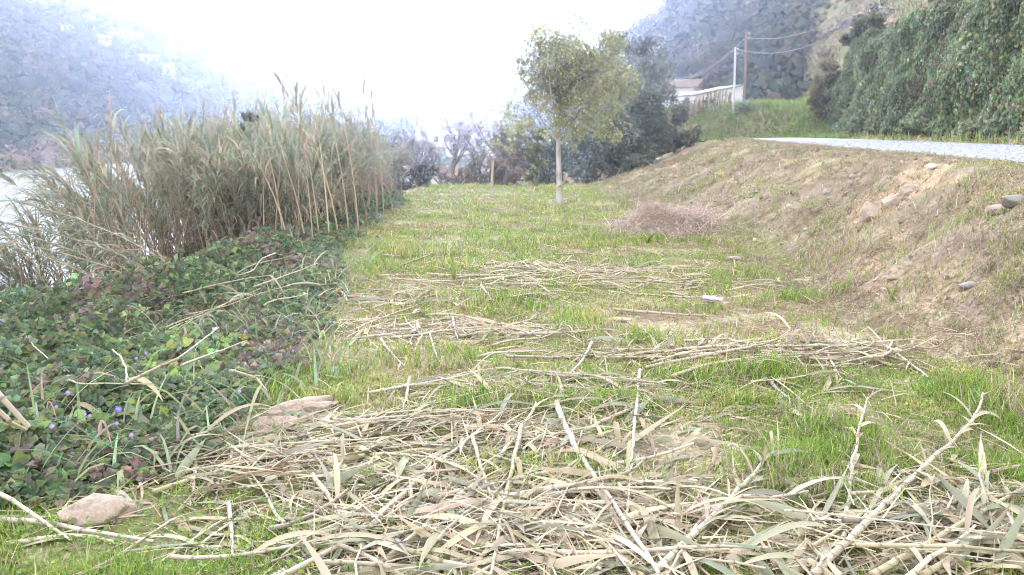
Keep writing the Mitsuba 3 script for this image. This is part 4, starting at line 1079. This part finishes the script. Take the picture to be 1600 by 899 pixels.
# ------------------------------------------------------------------ cut canes
R = np.random.default_rng(103)
PALE = np.array([(0.489, 0.435, 0.317), (0.419, 0.357, 0.260), (0.523, 0.467, 0.349), (0.419, 0.373, 0.235), (0.332, 0.281, 0.220)])
LEAFDRY = [(0.501, 0.432, 0.309), (0.433, 0.367, 0.258), (0.558, 0.486, 0.351), (0.385, 0.376, 0.283), (0.328, 0.330, 0.240), (0.269, 0.294, 0.206), (0.400, 0.350, 0.240)]
def cane_stem(path, r0, r1, col, node=0.14, sides=7):
    """a jointed stem: a ring just proud of the stem at each node, darker there"""
    path = np.asarray(path)
    d = np.r_[0, np.cumsum(np.linalg.norm(np.diff(path, axis=0), axis=1))]
    L = d[-1]
    ts, rs, cs = [], [], []
    k = R.uniform(0.2, 0.9) * node
    marks = []
    while k < L - 0.02:
        marks.append(k); k += node * R.uniform(0.85, 1.15)
    rr = lambda t: r0 + (r1 - r0) * t / L
    w = min(0.006, node * 0.12)
    ts.append(0.0); rs.append(1.0); cs.append(0.9)
    for mk in marks:
        for o, f, s in ((-1.6, 1.0, 1.0), (-0.5, 1.12, 0.70), (0.5, 1.15, 0.42), (1.7, 0.98, 1.03)):
            ts.append(mk + o * w); rs.append(f); cs.append(s)
    ts.append(L); rs.append(0.95); cs.append(1.0)
    ts = np.array(ts); o = np.argsort(ts); ts, rs, cs = ts[o], np.array(rs)[o], np.array(cs)[o]
    pts = np.stack([np.interp(ts, d, path[:, i]) for i in range(3)], 1)
    v, f = tube(pts, rr(ts) * rs, sides)
    shadev = np.r_[np.repeat(cs, sides), 0.6, 0.6][:, None]
    n1 = meshkit.fbm(v * [60, 60, 60], 2)[:, None] - 0.75 * sst(0.50, 0.72, meshkit.fbm(v * 9, 3, 7))[:, None]
    return (v, f), np.clip(np.asarray(col) * shadev * (0.82 + 0.36 * n1), 0.01, 0.85), pts, marks

def floor_at(x, y):
    return ground_z(x, y) + 0.012
def cut_cane(pts, label, group=None, r=0.017, n_leaf=6, leaf_from=0.25, green=0.3, leaf_len=0.42, col=None, node=None, name='cut_cane', sag=True, stubs=False, tip=0.45):
    """a felled cane along pts (metres): stem with joints, each leaf a part"""
    key = new_key(name)
    p = np.asarray(pts, float)
    L = np.linalg.norm(np.diff(p, axis=0), axis=1).sum()
    path = spline(p, max(int(L / 0.06), 6))
    path[1:-1] += 0.003 * R.normal(size=(len(path) - 2, 3))
    c = PALE[R.integers(0, len(PALE))] * R.uniform(0.9, 1.1) if col is None else np.array(col)
    (v, f), C, q, marks = cane_stem(path, r, r * tip, c, node or (0.11 + 0.004 * L + R.uniform(0, 0.05)))
    put(key + '__stem', (v, f), 'dry_matter', True, C)
    if n_leaf:
        u = np.sort(R.uniform(leaf_from, 1.0, n_leaf)); u[-1] = 0.985
        i = np.clip((u * (len(path) - 1)).astype(int), 0, len(path) - 2)
        ax = nrm(path[i + 1] - path[i])
        out = np.cross(ax, [0, 0, 1.0]) * np.where(np.arange(n_leaf) % 2, 1, -1)[:, None]
        lift = R.uniform(0.0, 0.75 if stubs else 0.35, (n_leaf, 1))
        d = ax * R.uniform(0.8, 1.4, (n_leaf, 1)) + out * R.uniform(0.25, 0.9, (n_leaf, 1)) + np.array([0, 0, 1.0]) * lift
        ll = leaf_len * R.uniform(0.55, 1.25, n_leaf) * (0.45 if stubs else 1)
        ww = R.uniform(0.013, 0.036, n_leaf) * (0.7 if stubs else 1)
        V, F = ribbons(path[i] + [0, 0, r * 0.3], d, ll, ww, 7, R.uniform(0.6, 1.8, n_leaf), twist=R.normal(0, 0.9, n_leaf), prof=[0.55, 0.95, 1.0, 0.95, 0.8, 0.6, 0.35, 0], floor=floor_at, fold=0.35,
                       curl=R.normal(0, 0.2, (n_leaf, 3)) * [1, 1, 0.2])
        for k in range(n_leaf):
            base = LEAFDRY[3 + R.integers(0, 3)] if R.uniform() < green else LEAFDRY[[0, 1, 2, 6][R.integers(0, 4)]]
            cc = shade(base, 1, 0.12, 0.04) * (0.85 + 0.3 * np.linspace(0, 1, V.shape[1])[:, None])
            put(key + '__leaf', (V[k], F), 'dry_leaf', True, np.clip(cc, 0, 0.8))
    tag(key, label, 'cane', group)
    return key

def px_cane(pp, label, lift=(0.03, 0.06), **kw):
    n = len(pp)
    lifts = np.linspace(lift[0], lift[1], n)
    return cut_cane([spot(a, b, l) for (a, b), l in zip(pp, lifts)], label, **kw)

HAND = [
 # near pile
 ([(560, 832), (712, 703), (790, 640)], 'thick pale cane slanting through the near pile towards the clod', dict(r=0.0163, lift=(0.035, 0.060), n_leaf=5)),
 ([(600, 880), (700, 792), (800, 690), (838, 630)], 'long pale cane parallel to the thick one, crossing the near pile', dict(r=0.0172, lift=(0.035, 0.072), n_leaf=6)),
 ([(488, 742), (520, 785), (560, 838)], 'short bare cane pointing towards the viewer at the edge of the near pile', dict(r=0.0129, n_leaf=2, lift=(0.056, 0.018))),
 ([(560, 838), (660, 868), (770, 899)], 'thick cane lying low across the front of the near pile', dict(r=0.0163, n_leaf=2, lift=(0.056, 0.048))),
 ([(385, 725), (516, 683), (600, 655), (750, 612)], 'long thin cane leading from the earth mound to the clod', dict(r=0.0120, n_leaf=5, lift=(0.021, 0.036))),
 ([(345, 704), (415, 692), (488, 676)], 'straight bare cane at the foot of the long sandy mound', dict(r=0.0129, n_leaf=1, lift=(0.028, 0.030))),
 ([(870, 630), (900, 700), (960, 790), (1030, 897)], 'thickest whitish cane running down through the near pile', dict(r=0.0189, n_leaf=5, lift=(0.070, 0.072), col=(0.490, 0.449, 0.367))),
 ([(815, 665), (790, 780), (766, 899)], 'jointed yellowish cane pointing straight at the viewer', dict(r=0.0129, n_leaf=7, lift=(0.070, 0.084), node=0.08, col=(0.408, 0.367, 0.231))),
 ([(738, 680), (777, 800), (815, 885)], 'slender jointed cane crossing under the yellowish one', dict(r=0.0103, n_leaf=5, lift=(0.070, 0.048), node=0.08)),
 ([(1000, 578), (992, 660), (983, 760), (978, 815)], 'slim cane standing clear of the pile with a white broken tip', dict(r=0.0120, n_leaf=6, lift=(0.042, 0.060), node=0.09, col=(0.490, 0.462, 0.374))),
 ([(826, 755), (905, 820), (1005, 899)], 'pale cane below the thickest one, sloping the same way', dict(r=0.0146, n_leaf=4, lift=(0.049, 0.054))),
 ([(862, 700), (960, 650), (1067, 607), (1160, 572)], 'long cane lying across the grass from near pile to middle heap', dict(r=0.0112, n_leaf=4, lift=(0.035, 0.024))),
 ([(895, 828), (990, 818), (1090, 806)], 'level cane with a split leaf beside the bare soil patch', dict(r=0.0095, n_leaf=3, lift=(0.070, 0.036))),
 ([(1016, 899), (1090, 830), (1155, 765), (1213, 698)], 'fishbone cane with many short leaf stubs in the grass', dict(r=0.0155, n_leaf=15, lift=(0.042, 0.060), stubs=True, leaf_len=0.6, green=0.45, node=0.07, col=(0.422, 0.408, 0.286))),
 ([(1040, 899), (1075, 860), (1120, 805)], 'shorter cane alongside the fishbone cane', dict(r=0.0138, n_leaf=4, lift=(0.035, 0.042), green=0.5, col=(0.408, 0.394, 0.272))),
 ([(1317, 842), (1326, 780), (1334, 715), (1356, 622)], 'upright-looking leafy cane tip beside the purplish cane', dict(r=0.0112, n_leaf=12, lift=(0.035, 0.084), stubs=True, leaf_len=0.55, green=0.35, node=0.07, col=(0.462, 0.428, 0.326))),
 ([(1270, 899), (1350, 820), (1433, 740), (1520, 655), (1536, 615)], 'longest leafy cane in the pile below the bank', dict(r=0.0155, n_leaf=14, lift=(0.056, 0.084), stubs=True, leaf_len=0.7, green=0.25, node=0.09, col=(0.449, 0.408, 0.299))),
 ([(1335, 830), (1372, 780), (1412, 735)], 'thin short cane lying against the longest leafy one', dict(r=0.0086, n_leaf=4, lift=(0.049, 0.060))),
 ([(1362, 899), (1430, 862), (1483, 830), (1600, 762)], 'thick cane running out of the picture below the bank', dict(r=0.0146, n_leaf=8, lift=(0.063, 0.084), green=0.4)),
 ([(1178, 572), (1225, 618), (1283, 662), (1375, 724), (1405, 745)], 'purplish grey old cane lying across the grass', dict(r=0.0138, n_leaf=1, lift=(0.021, 0.018), col=(0.231, 0.197, 0.190), tip=0.9)),
 ([(1205, 590), (1260, 632), (1325, 675)], 'thin tan cane touching the purplish old one', dict(r=0.0069, n_leaf=1, lift=(0.042, 0.030), col=(0.340, 0.286, 0.177))),
 ([(1440, 899), (1520, 850), (1600, 812)], 'lowest cane of the pile below the bank', dict(r=0.0138, n_leaf=6, lift=(0.056, 0.060), green=0.5)),
 ([(1540, 899), (1600, 868)], 'cane stub in the corner of the pile below the bank', dict(r=0.0146, n_leaf=4, lift=(0.019, 0.025), green=0.5)),
 ([(1530, 740), (1545, 790), (1553, 850)], 'pale split cane tip with a papery sheath', dict(r=0.0086, n_leaf=5, lift=(0.126, 0.048))),
 # nearest the vines
 ([(357, 786), (362, 840), (367, 899)], 'whitish splintered cane stub beside the clover', dict(r=0.0103, n_leaf=2, lift=(0.032, 0.021), stubs=True, col=(0.503, 0.483, 0.422))),
 ([(238, 770), (310, 745), (392, 722)], 'thick straight cane end beside the splintered sticks', dict(r=0.0129, n_leaf=0, lift=(0.028, 0.030))),
 ([(305, 720), (303, 760), (298, 790)], 'white splintered stick standing in the shreds', dict(r=0.0095, n_leaf=3, lift=(0.038, 0.013), stubs=True, col=(0.476, 0.449, 0.394))),
 ([(362, 700), (352, 740), (338, 772)], 'second splintered stick leaning in the shreds', dict(r=0.0095, n_leaf=3, lift=(0.038, 0.013), stubs=True, col=(0.449, 0.408, 0.340))),
 ([(0, 772), (55, 805), (112, 845)], 'thin cane running down past the sandy boulder', dict(r=0.0103, n_leaf=0, lift=(0.098, 0.030))),
 ([(0, 812), (80, 820), (160, 833), (240, 846)], 'bright pale cane in front of the sandy boulder', dict(r=0.0129, n_leaf=1, lift=(0.035, 0.030), col=(0.490, 0.456, 0.374))),
 ([(10, 850), (60, 842), (115, 836), (190, 852)], 'broken pale cane below the bright one', dict(r=0.0103, n_leaf=1, lift=(0.021, 0.018))),
 ([(128, 899), (200, 858), (275, 810)], 'slanting cane in front of the reddish earth', dict(r=0.0103, n_leaf=1, lift=(0.042, 0.024), col=(0.381, 0.326, 0.224))),
 ([(160, 869), (215, 838)], 'short thin cane crossing the slanting one', dict(r=0.0060, n_leaf=0, lift=(0.035, 0.030))),
 ([(250, 880), (330, 825), (395, 785)], 'thin cane between the reddish earth and the clover', dict(r=0.0069, n_leaf=0, lift=(0.028, 0.018))),
 ([(0, 766), (60, 768), (130, 765)], 'weathered cane under the vines above the sandy boulder', dict(r=0.0095, n_leaf=0, lift=(0.028, 0.024), col=(0.286, 0.252, 0.184))),
 ([(105, 755), (155, 735), (218, 712)], 'grey old cane lying under the edge of the vines', dict(r=0.0112, n_leaf=0, lift=(0.035, 0.030), col=(0.258, 0.231, 0.204))),
 ([(150, 742), (210, 722), (290, 690), (340, 655)], 'longest grey old cane under the edge of the vines', dict(r=0.0103, n_leaf=0, lift=(0.042, 0.036), col=(0.272, 0.238, 0.204))),
 # in the vines
 ([(70, 508), (110, 520), (160, 536), (198, 598)], 'bent cane arching out of the vines', dict(r=0.0097, n_leaf=1, lift=(0.61, 0.44), name='arching_cane')),
 ([(20, 506), (45, 555), (90, 590), (115, 640)], 'brownish cane leaning through the vines', dict(r=0.0097, n_leaf=1, lift=(0.66, 0.34), col=(0.272, 0.224, 0.163), name='arching_cane')),
 ([(-10, 455), (30, 510), (75, 560), (122, 592)], 'green-tipped cane leaning down into the vines', dict(r=0.0083, n_leaf=1, lift=(0.81, 0.46), green=1.0, name='arching_cane')),
 ([(-5, 612), (20, 640), (45, 668)], 'cut cane end thrust out below the vines', dict(r=0.0120, n_leaf=0, lift=(0.56, 0.39), tip=0.9, name='arching_cane')),
 ([(-5, 640), (18, 660), (40, 672)], 'lower of the two cut cane ends below the vines', dict(r=0.0097, n_leaf=0, lift=(0.48, 0.34), tip=0.9, name='arching_cane')),
 ([(195, 600), (235, 580), (280, 558), (342, 512)], 'long pale cane rising through the vines towards the grass', dict(r=0.0083, n_leaf=1, lift=(0.46, 0.54), name='arching_cane')),
 ([(283, 572), (330, 553), (385, 533)], 'straight cane lying across the vine leaves', dict(r=0.0075, n_leaf=0, lift=(0.50, 0.44), col=(0.394, 0.354, 0.245), name='arching_cane')),
 ([(0, 632), (60, 610), (150, 600), (240, 600)], 'level cane threaded under the vine leaves', dict(r=0.0067, n_leaf=0, lift=(0.44, 0.44), name='arching_cane')),
 ([(358, 580), (395, 588), (418, 612)], 'curved peeling cane at the grass edge of the vines', dict(r=0.0083, n_leaf=2, lift=(0.36, 0.24), name='arching_cane')),
 # middle heap and beyond
 ([(1008, 575), (1100, 556), (1180, 540), (1235, 512)], 'upper cane of the middle heap with its end in the air', dict(r=0.013, n_leaf=3, lift=(0.05, 0.14))),
 ([(1050, 588), (1170, 560), (1290, 552), (1345, 550)], 'long cane with a split leaf along the middle heap', dict(r=0.013, n_leaf=3, lift=(0.06, 0.06))),
 ([(1250, 533), (1340, 538), (1465, 545)], 'straight thin cane pointing from the middle heap to the bank', dict(r=0.012, n_leaf=1, lift=(0.04, 0.03))),
 ([(1290, 545), (1302, 570), (1318, 595)], 'short white cane fork beside the middle heap', dict(r=0.011, n_leaf=3, lift=(0.036, 0.021), stubs=True)),
 ([(1382, 540), (1415, 562), (1450, 590)], 'white jointed cane on the grass nearest the bank', dict(r=0.012, n_leaf=4, lift=(0.027, 0.021), stubs=True, col=(0.503, 0.476, 0.394))),
 ([(1006, 515), (1024, 535), (1028, 555), (1016, 562)], 'curved whitish cane like a hook', dict(r=0.012, n_leaf=2, lift=(0.027, 0.042), stubs=True, col=(0.476, 0.442, 0.374))),
 ([(960, 483), (1040, 490), (1108, 494)], 'flat split cane lying alone in the middle of the clearing', dict(r=0.017, n_leaf=2, lift=(0.04, 0.03), col=(0.408, 0.340, 0.245))),
 ([(812, 522), (880, 520), (944, 514)], 'straight cane lying level on the yellow grass', dict(r=0.013, n_leaf=2, lift=(0.04, 0.05))),
 ([(925, 535), (912, 560), (890, 585)], 'white forked cane end rising from the yellow grass', dict(r=0.012, n_leaf=3, lift=(0.054, 0.021), stubs=True, col=(0.490, 0.456, 0.374))),
 ([(595, 530), (612, 552), (632, 572)], 'pale broken cane beside the brightest grass', dict(r=0.012, n_leaf=2, lift=(0.036, 0.021), stubs=True, col=(0.490, 0.456, 0.381))),
 ([(672, 522), (678, 545), (690, 570)], 'jointed white stick standing in the grass', dict(r=0.010, n_leaf=2, lift=(0.045, 0.021), stubs=True, col=(0.490, 0.462, 0.394))),
 ([(708, 496), (710, 512), (715, 530)], 'white stub upright among the flattened canes', dict(r=0.012, n_leaf=2, lift=(0.054, 0.021), stubs=True, col=(0.503, 0.476, 0.408))),
 ([(752, 446), (762, 460), (772, 474)], 'farthest white cane stub among the flattened canes', dict(r=0.014, n_leaf=2, lift=(0.063, 0.021), stubs=True, col=(0.490, 0.462, 0.394))),
 ([(640, 590), (632, 630), (622, 675)], 'thin pale twiggy stem upright in front of the grass', dict(r=0.009, n_leaf=4, lift=(0.054, 0.028), stubs=True, col=(0.476, 0.435, 0.354))),
 ([(620, 418), (645, 408), (676, 394)], 'dry cane leaning up at the edge of the brambles', dict(r=0.016, n_leaf=0, lift=(0.03, 0.20), col=(0.340, 0.272, 0.204))),
 ([(556, 514), (610, 492), (660, 474)], 'thin cane sloping through the grass beside the brambles', dict(r=0.010, n_leaf=2, lift=(0.04, 0.04))),
]
for pp, lab, kw in HAND:
    kw = dict(kw); px_cane(pp, lab, kw.pop('lift', (0.03, 0.06)), **kw)

# the rest of each heap
def heap(n, px, py, sx, sy, ang, spread, length, r, label, group, nl=3, zmax=0.12, green=0.3, node=None, zmin=0.01):
    c = spot(px, py)
    for _ in range(n):
        cx, cy = min(c[0] + R.normal(0, sx), 2.9), c[1] + R.normal(0, sy)
        a = math.radians(R.normal(ang, spread)); L = R.uniform(*length)
        d = np.array([math.cos(a), math.sin(a)]) * L / 2
        z0 = R.uniform(zmin, zmax)
        P = []
        for t in (-1, -0.3, 0.3, 1):
            q = np.array([cx, cy]) + d * t
            P.append([q[0], q[1], ground_z(q[0], q[1]) + z0 + R.normal(0, 0.012) + R.uniform(0, 0.03) * (t == 1)])
        P = np.array(P); P[1:3, :2] += R.normal(0, 0.012, (2, 2))
        cut_cane(P, label, group, R.uniform(*r), int(R.integers(max(nl - 2, 0), nl + 2)), green=green, leaf_len=0.45, node=node)
heap(44, 780, 800, 0.40, 0.28, 50, 40, (0.4, 1.25), (0.005, 0.014), 'pale cut cane tangled in the near pile', 'canes of the near pile', 2, zmax=0.065)
heap(14, 930, 850, 0.35, 0.2, -45, 40, (0.4, 1.0), (0.005, 0.013), 'pale cut cane tangled in the near pile', 'canes of the near pile', 3, zmax=0.065)
heap(10, 600, 850, 0.3, 0.2, 60, 50, (0.3, 0.8), (0.005, 0.013), 'pale cut cane tangled in the near pile', 'canes of the near pile', 2, zmax=0.08)
heap(22, 1470, 850, 0.40, 0.22, 35, 40, (0.4, 1.1), (0.004, 0.012), 'grey-green cut cane in the pile below the bank', 'canes of the pile below the bank', 4, green=0.6, zmax=0.10)
heap(20, 560, 690, 0.5, 0.22, 20, 22, (0.4, 1.2), (0.004, 0.010), 'thin cut cane beside the long sandy mound', 'canes beside the sandy mound', 2, zmax=0.06)
heap(30, 1150, 556, 0.75, 0.15, 8, 20, (0.4, 1.3), (0.006, 0.013), 'flattened cane of the middle heap', 'canes of the middle heap', 2, zmax=0.08)
heap(64, 880, 430, 0.95, 0.6, 4, 30, (0.35, 1.3), (0.007, 0.014), 'flattened cane of the farther heap before the meadow', 'canes of the farther heap', 1, zmax=0.06)
heap(14, 1050, 442, 0.6, 0.3, 4, 24, (0.3, 1.0), (0.006, 0.012), 'flattened cane of the farther heap before the meadow', 'canes of the farther heap', 2, zmax=0.06, green=0.7)
heap(28, 700, 515, 0.75, 0.25, 8, 40, (0.25, 1.0), (0.006, 0.013), 'thin cane strewn over the grass beside the brambles', 'strewn canes', 1, zmax=0.05)
heap(18, 620, 470, 0.6, 0.3, 12, 40, (0.25, 0.9), (0.005, 0.012), 'thin cane strewn over the grass beside the brambles', 'strewn canes', 1, zmax=0.06)
heap(12, 860, 610, 0.6, 0.15, 12, 25, (0.4, 1.1), (0.005, 0.012), 'cut cane around the reddish clod', 'canes round the clod', 4, zmax=0.06, green=0.6)
heap(14, 180, 735, 0.45, 0.12, 25, 18, (0.4, 0.9), (0.005, 0.011), 'old grey cane under the edge of the vines', 'old canes under the vines', 1, zmax=0.07)
heap(24, 250, 570, 0.6, 0.6, 32, 35, (0.5, 1.4), (0.006, 0.011), 'stray cane among the vine leaves', 'canes in the vines', 1, zmax=0.6, zmin=0.25)

# loose leaves: the nearest each by itself, the rest one litter
n = 5200
y = np.exp(R.uniform(np.log(2.4), np.log(9), n)); x = R.uniform(-0.66, 0.68, n) * y
ok = (R.uniform(0, 1, n) < np.clip(litter(x, y), 0, 1)) & (x < 3.4)
x, y = x[ok], y[ok]
o = np.argsort(y); x, y = x[o], y[o]; n = len(x)
a = R.normal(0.8, 1.0, n) + np.pi * (R.uniform(0, 1, n) < 0.5)
lz = np.clip(litter(x, y), 0.1, 1) * R.uniform(0.005, 0.065, n)
V, F = ribbons(np.stack([x, y, ground_z(x, y) + lz], 1), np.stack([np.cos(a), np.sin(a), R.normal(0.06, 0.2, n)], 1), R.uniform(0.14, 0.46, n), R.uniform(0.014, 0.048, n), 7, R.uniform(0.0, 0.4, n), side=np.stack([-np.sin(a), np.cos(a), R.normal(0, 0.7, n)], 1),
               twist=R.normal(0, 1.0, n), prof=[0.6, 0.95, 1.0, 0.88, 0.68, 0.45, 0.22, 0], floor=floor_at, fold=0.3, curl=R.normal(0, 0.18, (n, 3)) * [1, 1, 0.15])
C0 = shade(LEAFDRY, n, 0.14, 0.04)
for i in range(min(n, 290)):
    k = new_key('fallen_leaf'); put(k, (V[i], F), 'dry_leaf', True, np.broadcast_to(C0[i], (V.shape[1], 3)))
    left = x[i] > 0.75
    tag(k, 'long dry strap leaf lying loose in the pile below the bank' if left else 'long dry strap leaf lying loose in the near pile', 'leaf', 'loose leaves below the bank' if left else 'loose leaves of the near pile')
m, C = flat(V[290:], F, C0[290:]); put('leaf_litter', m, 'dry_leaf', True, C); tag('leaf_litter', 'dry strap leaves strewn farther back over the clearing', 'leaf litter', kind='stuff')

# ------------------------------------------------------------------ stones, heap, small things
R = np.random.default_rng(102)
def stone(px, py, size, label, mat='sandy_stone', rot=0, sink=0.3, name='stone', cat='stone', rough=0.3):
    k = new_key(name); c = spot(px, py); v, f = rock(size, int(px + py), 4 if size[0] > 0.12 else 3, rough)
    a = math.radians(rot); v = v @ np.array([[math.cos(a), math.sin(a), 0], [-math.sin(a), math.cos(a), 0], [0, 0, 1]])
    put(k, (v + [c[0], c[1], ground_z(c[0], c[1]) + size[2] * (1 - 2 * sink)], f), mat, 28); tag(k, label, cat)
stone(150, 812, (0.15, 0.11, 0.10), 'sandy pinkish boulder half buried behind the bright pale cane', rot=15, name='boulder', cat='boulder', sink=0.42, rough=0.55)
stone(470, 648, (0.24, 0.09, 0.06), 'long sandy mound of earth beside the bright grass', rot=38, name='earth_mound', cat='mound', rough=0.6)
stone(430, 668, (0.13, 0.09, 0.05), 'lower hump of bare earth joined to the long sandy mound', rot=25, name='earth_mound', cat='mound')
stone(1456, 264, (0.08, 0.06, 0.04), 'white stone at the top of the bank by the road', 'white_plaster', sink=0.1)
stone(1332, 278, (0.06, 0.05, 0.05), 'pale stone stuck in the upper bank', 'grey_stone', sink=0.4)
stone(1585, 318, (0.12, 0.09, 0.08), 'grey rock jutting from the bank', 'grey_stone', sink=0.4)
stone(1555, 335, (0.09, 0.08, 0.08), 'brown clod of earth beside the jutting grey rock')
stone(1395, 436, (0.09, 0.06, 0.03), 'flat orange stone at the foot of the bank')
stone(1512, 450, (0.08, 0.06, 0.04), 'pale buried stone on the lower bank', 'grey_stone')
stone(1395, 320, (0.20, 0.12, 0.16), 'sandy orange lump bulging from the raw bank', name='earth_lump', cat='earth lump', sink=0.58, rough=0.5)
stone(1360, 335, (0.18, 0.14, 0.18), 'smaller orange lump lower on the raw bank', name='earth_lump', cat='earth lump', sink=0.58, rough=0.5)
stone(1420, 305, (0.16, 0.13, 0.15), 'topmost orange lump of the raw bank', name='earth_lump', cat='earth lump', sink=0.58, rough=0.5)
stone(1145, 407, (0.14, 0.06, 0.04), 'flat tan piece of dead wood on the grass', name='dead_wood', cat='wood', rot=20, sink=0.2)

k = new_key('root_clod'); c = spot(868, 606); v, f = rock((0.045, 0.04, 0.035), 5, 3, 0.6)
put(k, (v + c + [0, 0, 0.04], f), 'dry_matter', True, np.broadcast_to((0.14, 0.055, 0.04), (len(v), 3))); tag(k, 'dark reddish clod of root among the grey-green leaves', 'clod')

# heap of dry brown hay in the meadow
k = new_key('hay_heap'); c = spot(1050, 368)
n = 8000
d = R.normal(0, 1, (n, 2)) * [0.40, 0.40]
lump = np.exp(-((d[:, 0] + 0.12) ** 2 + (d[:, 1] - 0.1) ** 2) * 5.5) + 0.55 * np.exp(-((d[:, 0] - 0.45) ** 2 + (d[:, 1] + 0.25) ** 2) * 6)
z = 0.45 * lump * R.uniform(0.5, 1.05, n) + 0.02
x, y = c[0] - 0.05 + d[:, 0] * 1.1, c[1] + 0.8 + d[:, 1] * 1.6
a = R.uniform(0, 2 * np.pi, n)
V, F = ribbons(np.stack([x, y, ground_z(x, y) + z], 1), np.stack([np.cos(a), np.sin(a), R.normal(0.1, 0.6, n)], 1), R.uniform(0.12, 0.5, n), R.uniform(0.005, 0.013, n), 3, 0.8, twist=R.normal(0, 1, n), floor=floor_at)
m, C = flat(V, F, shade([(0.54, 0.45, 0.38), (0.44, 0.36, 0.31), (0.60, 0.50, 0.42)], n, 0.25, 0.05)); put(k, m, 'leaf_matter', False, C); tag(k, 'heap of dry brown hay in the grass below the bank', 'hay heap')

# crumpled plastic bottle
k = new_key('plastic_bottle'); c = spot(1110, 474)
m = trimesh.creation.revolve(np.array([(0.0, 0), (0.032, 0.0), (0.034, 0.01), (0.033, 0.06), (0.030, 0.075), (0.034, 0.09), (0.034, 0.14), (0.026, 0.17), (0.013, 0.19), (0.013, 0.205), (0, 0.205)]), sections=16)
v = np.array(m.vertices); v = v * (1 + 0.18 * (meshkit.fbm(v * 30, 2)[:, None] - 0.5)) * 1.15
a = math.radians(-35); B = np.array([[0, 0, 1], [math.sin(0.4), math.cos(0.4), 0], [0, 0.25, 0.97]]).T
Rz = np.array([[math.cos(a), -math.sin(a), 0], [math.sin(a), math.cos(a), 0], [0, 0, 1]])
v = np.stack([v[:, 2] - 0.1, v[:, 0], v[:, 1] * 0.75], 1) * 0.75 @ Rz.T
scene['bluish_plastic'] = {'type': 'twosided', 'bsdf': {'type': 'principled', 'base_color': {'type': 'rgb', 'value': [0.50, 0.58, 0.74]}, 'roughness': 0.3, 'specular': 0.5}}
put(k + '__body', (v + c + [0, 0, 0.05], m.faces), 'bluish_plastic', 40); 
cp = tube([[0.10, 0, 0], [0.125, 0, 0]], 0.018, 12); put(k + '__cap', (np.asarray(cp[0]) @ Rz.T + c + [0, 0, 0.05], cp[1]), 'white_plaster')
tag(k, 'crumpled bluish plastic bottle lying in the grass', 'bottle')

# bright green cane shoots
def shoot(px, py, n, h, label, wd=0.02):
    k = new_key('green_shoot'); c = spot(px, py)
    a = R.uniform(0, 2 * np.pi, n)
    V, F = ribbons(c + R.normal(0, 0.015, (n, 3)) * [1, 1, 0] - [0, 0, 0.01], np.stack([np.cos(a) * 0.5, np.sin(a) * 0.5, np.ones(n)], 1), h * R.uniform(0.6, 1.1, n), wd, 6, 0.8, prof=[0.6, 1, 1, 0.85, 0.6, 0.3, 0], fold=0.4)
    for i in range(n):
        put(k + '__leaf', (V[i], F), 'leaf_matter', True, np.broadcast_to(shade((0.17, 0.26, 0.05), 1, 0.1), (V.shape[1], 3)))
    tag(k, label, 'shoot')
shoot(940, 688, 5, 0.15, 'bright green shoot between the slim cane and the near pile')
shoot(1156, 582, 5, 0.16, 'bright green shoot at the edge of the middle heap')
shoot(1395, 470, 7, 0.30, 'grassy green tuft at the foot of the bank', 0.018)
shoot(712, 440, 4, 0.42, 'tall thin green stalk before the flattened canes', 0.03)
shoot(430, 545, 6, 0.34, 'bluish green young cane among the vines', 0.03)
shoot(172, 560, 6, 0.35, 'young leafy cane in the vines behind the bent cane', 0.03)
shoot(255, 640, 7, 0.30, 'young leafy cane in the middle of the vines', 0.032)
shoot(362, 520, 6, 0.40, 'young leafy cane at the back of the vines', 0.028)
shoot(1010, 380, 6, 0.28, 'dark leafy tuft beside the hay heap', 0.05)

# ------------------------------------------------------------------ the air of the valley
R = np.random.default_rng(101)
scene['haze'] = {'type': 'cube', 'to_world': T().translate([0, 1300, 69]).scale([1400, 1900, 77]), 'bsdf': {'type': 'null'}, 'interior': {'type': 'ref', 'id': 'valley_air'}}
tag('haze', 'bright backlit haze filling the valley', 'haze', kind='stuff')

if 0: print('TRIANGLES', sum(len(w[1]) for w in meshkit.WRITTEN.values()))
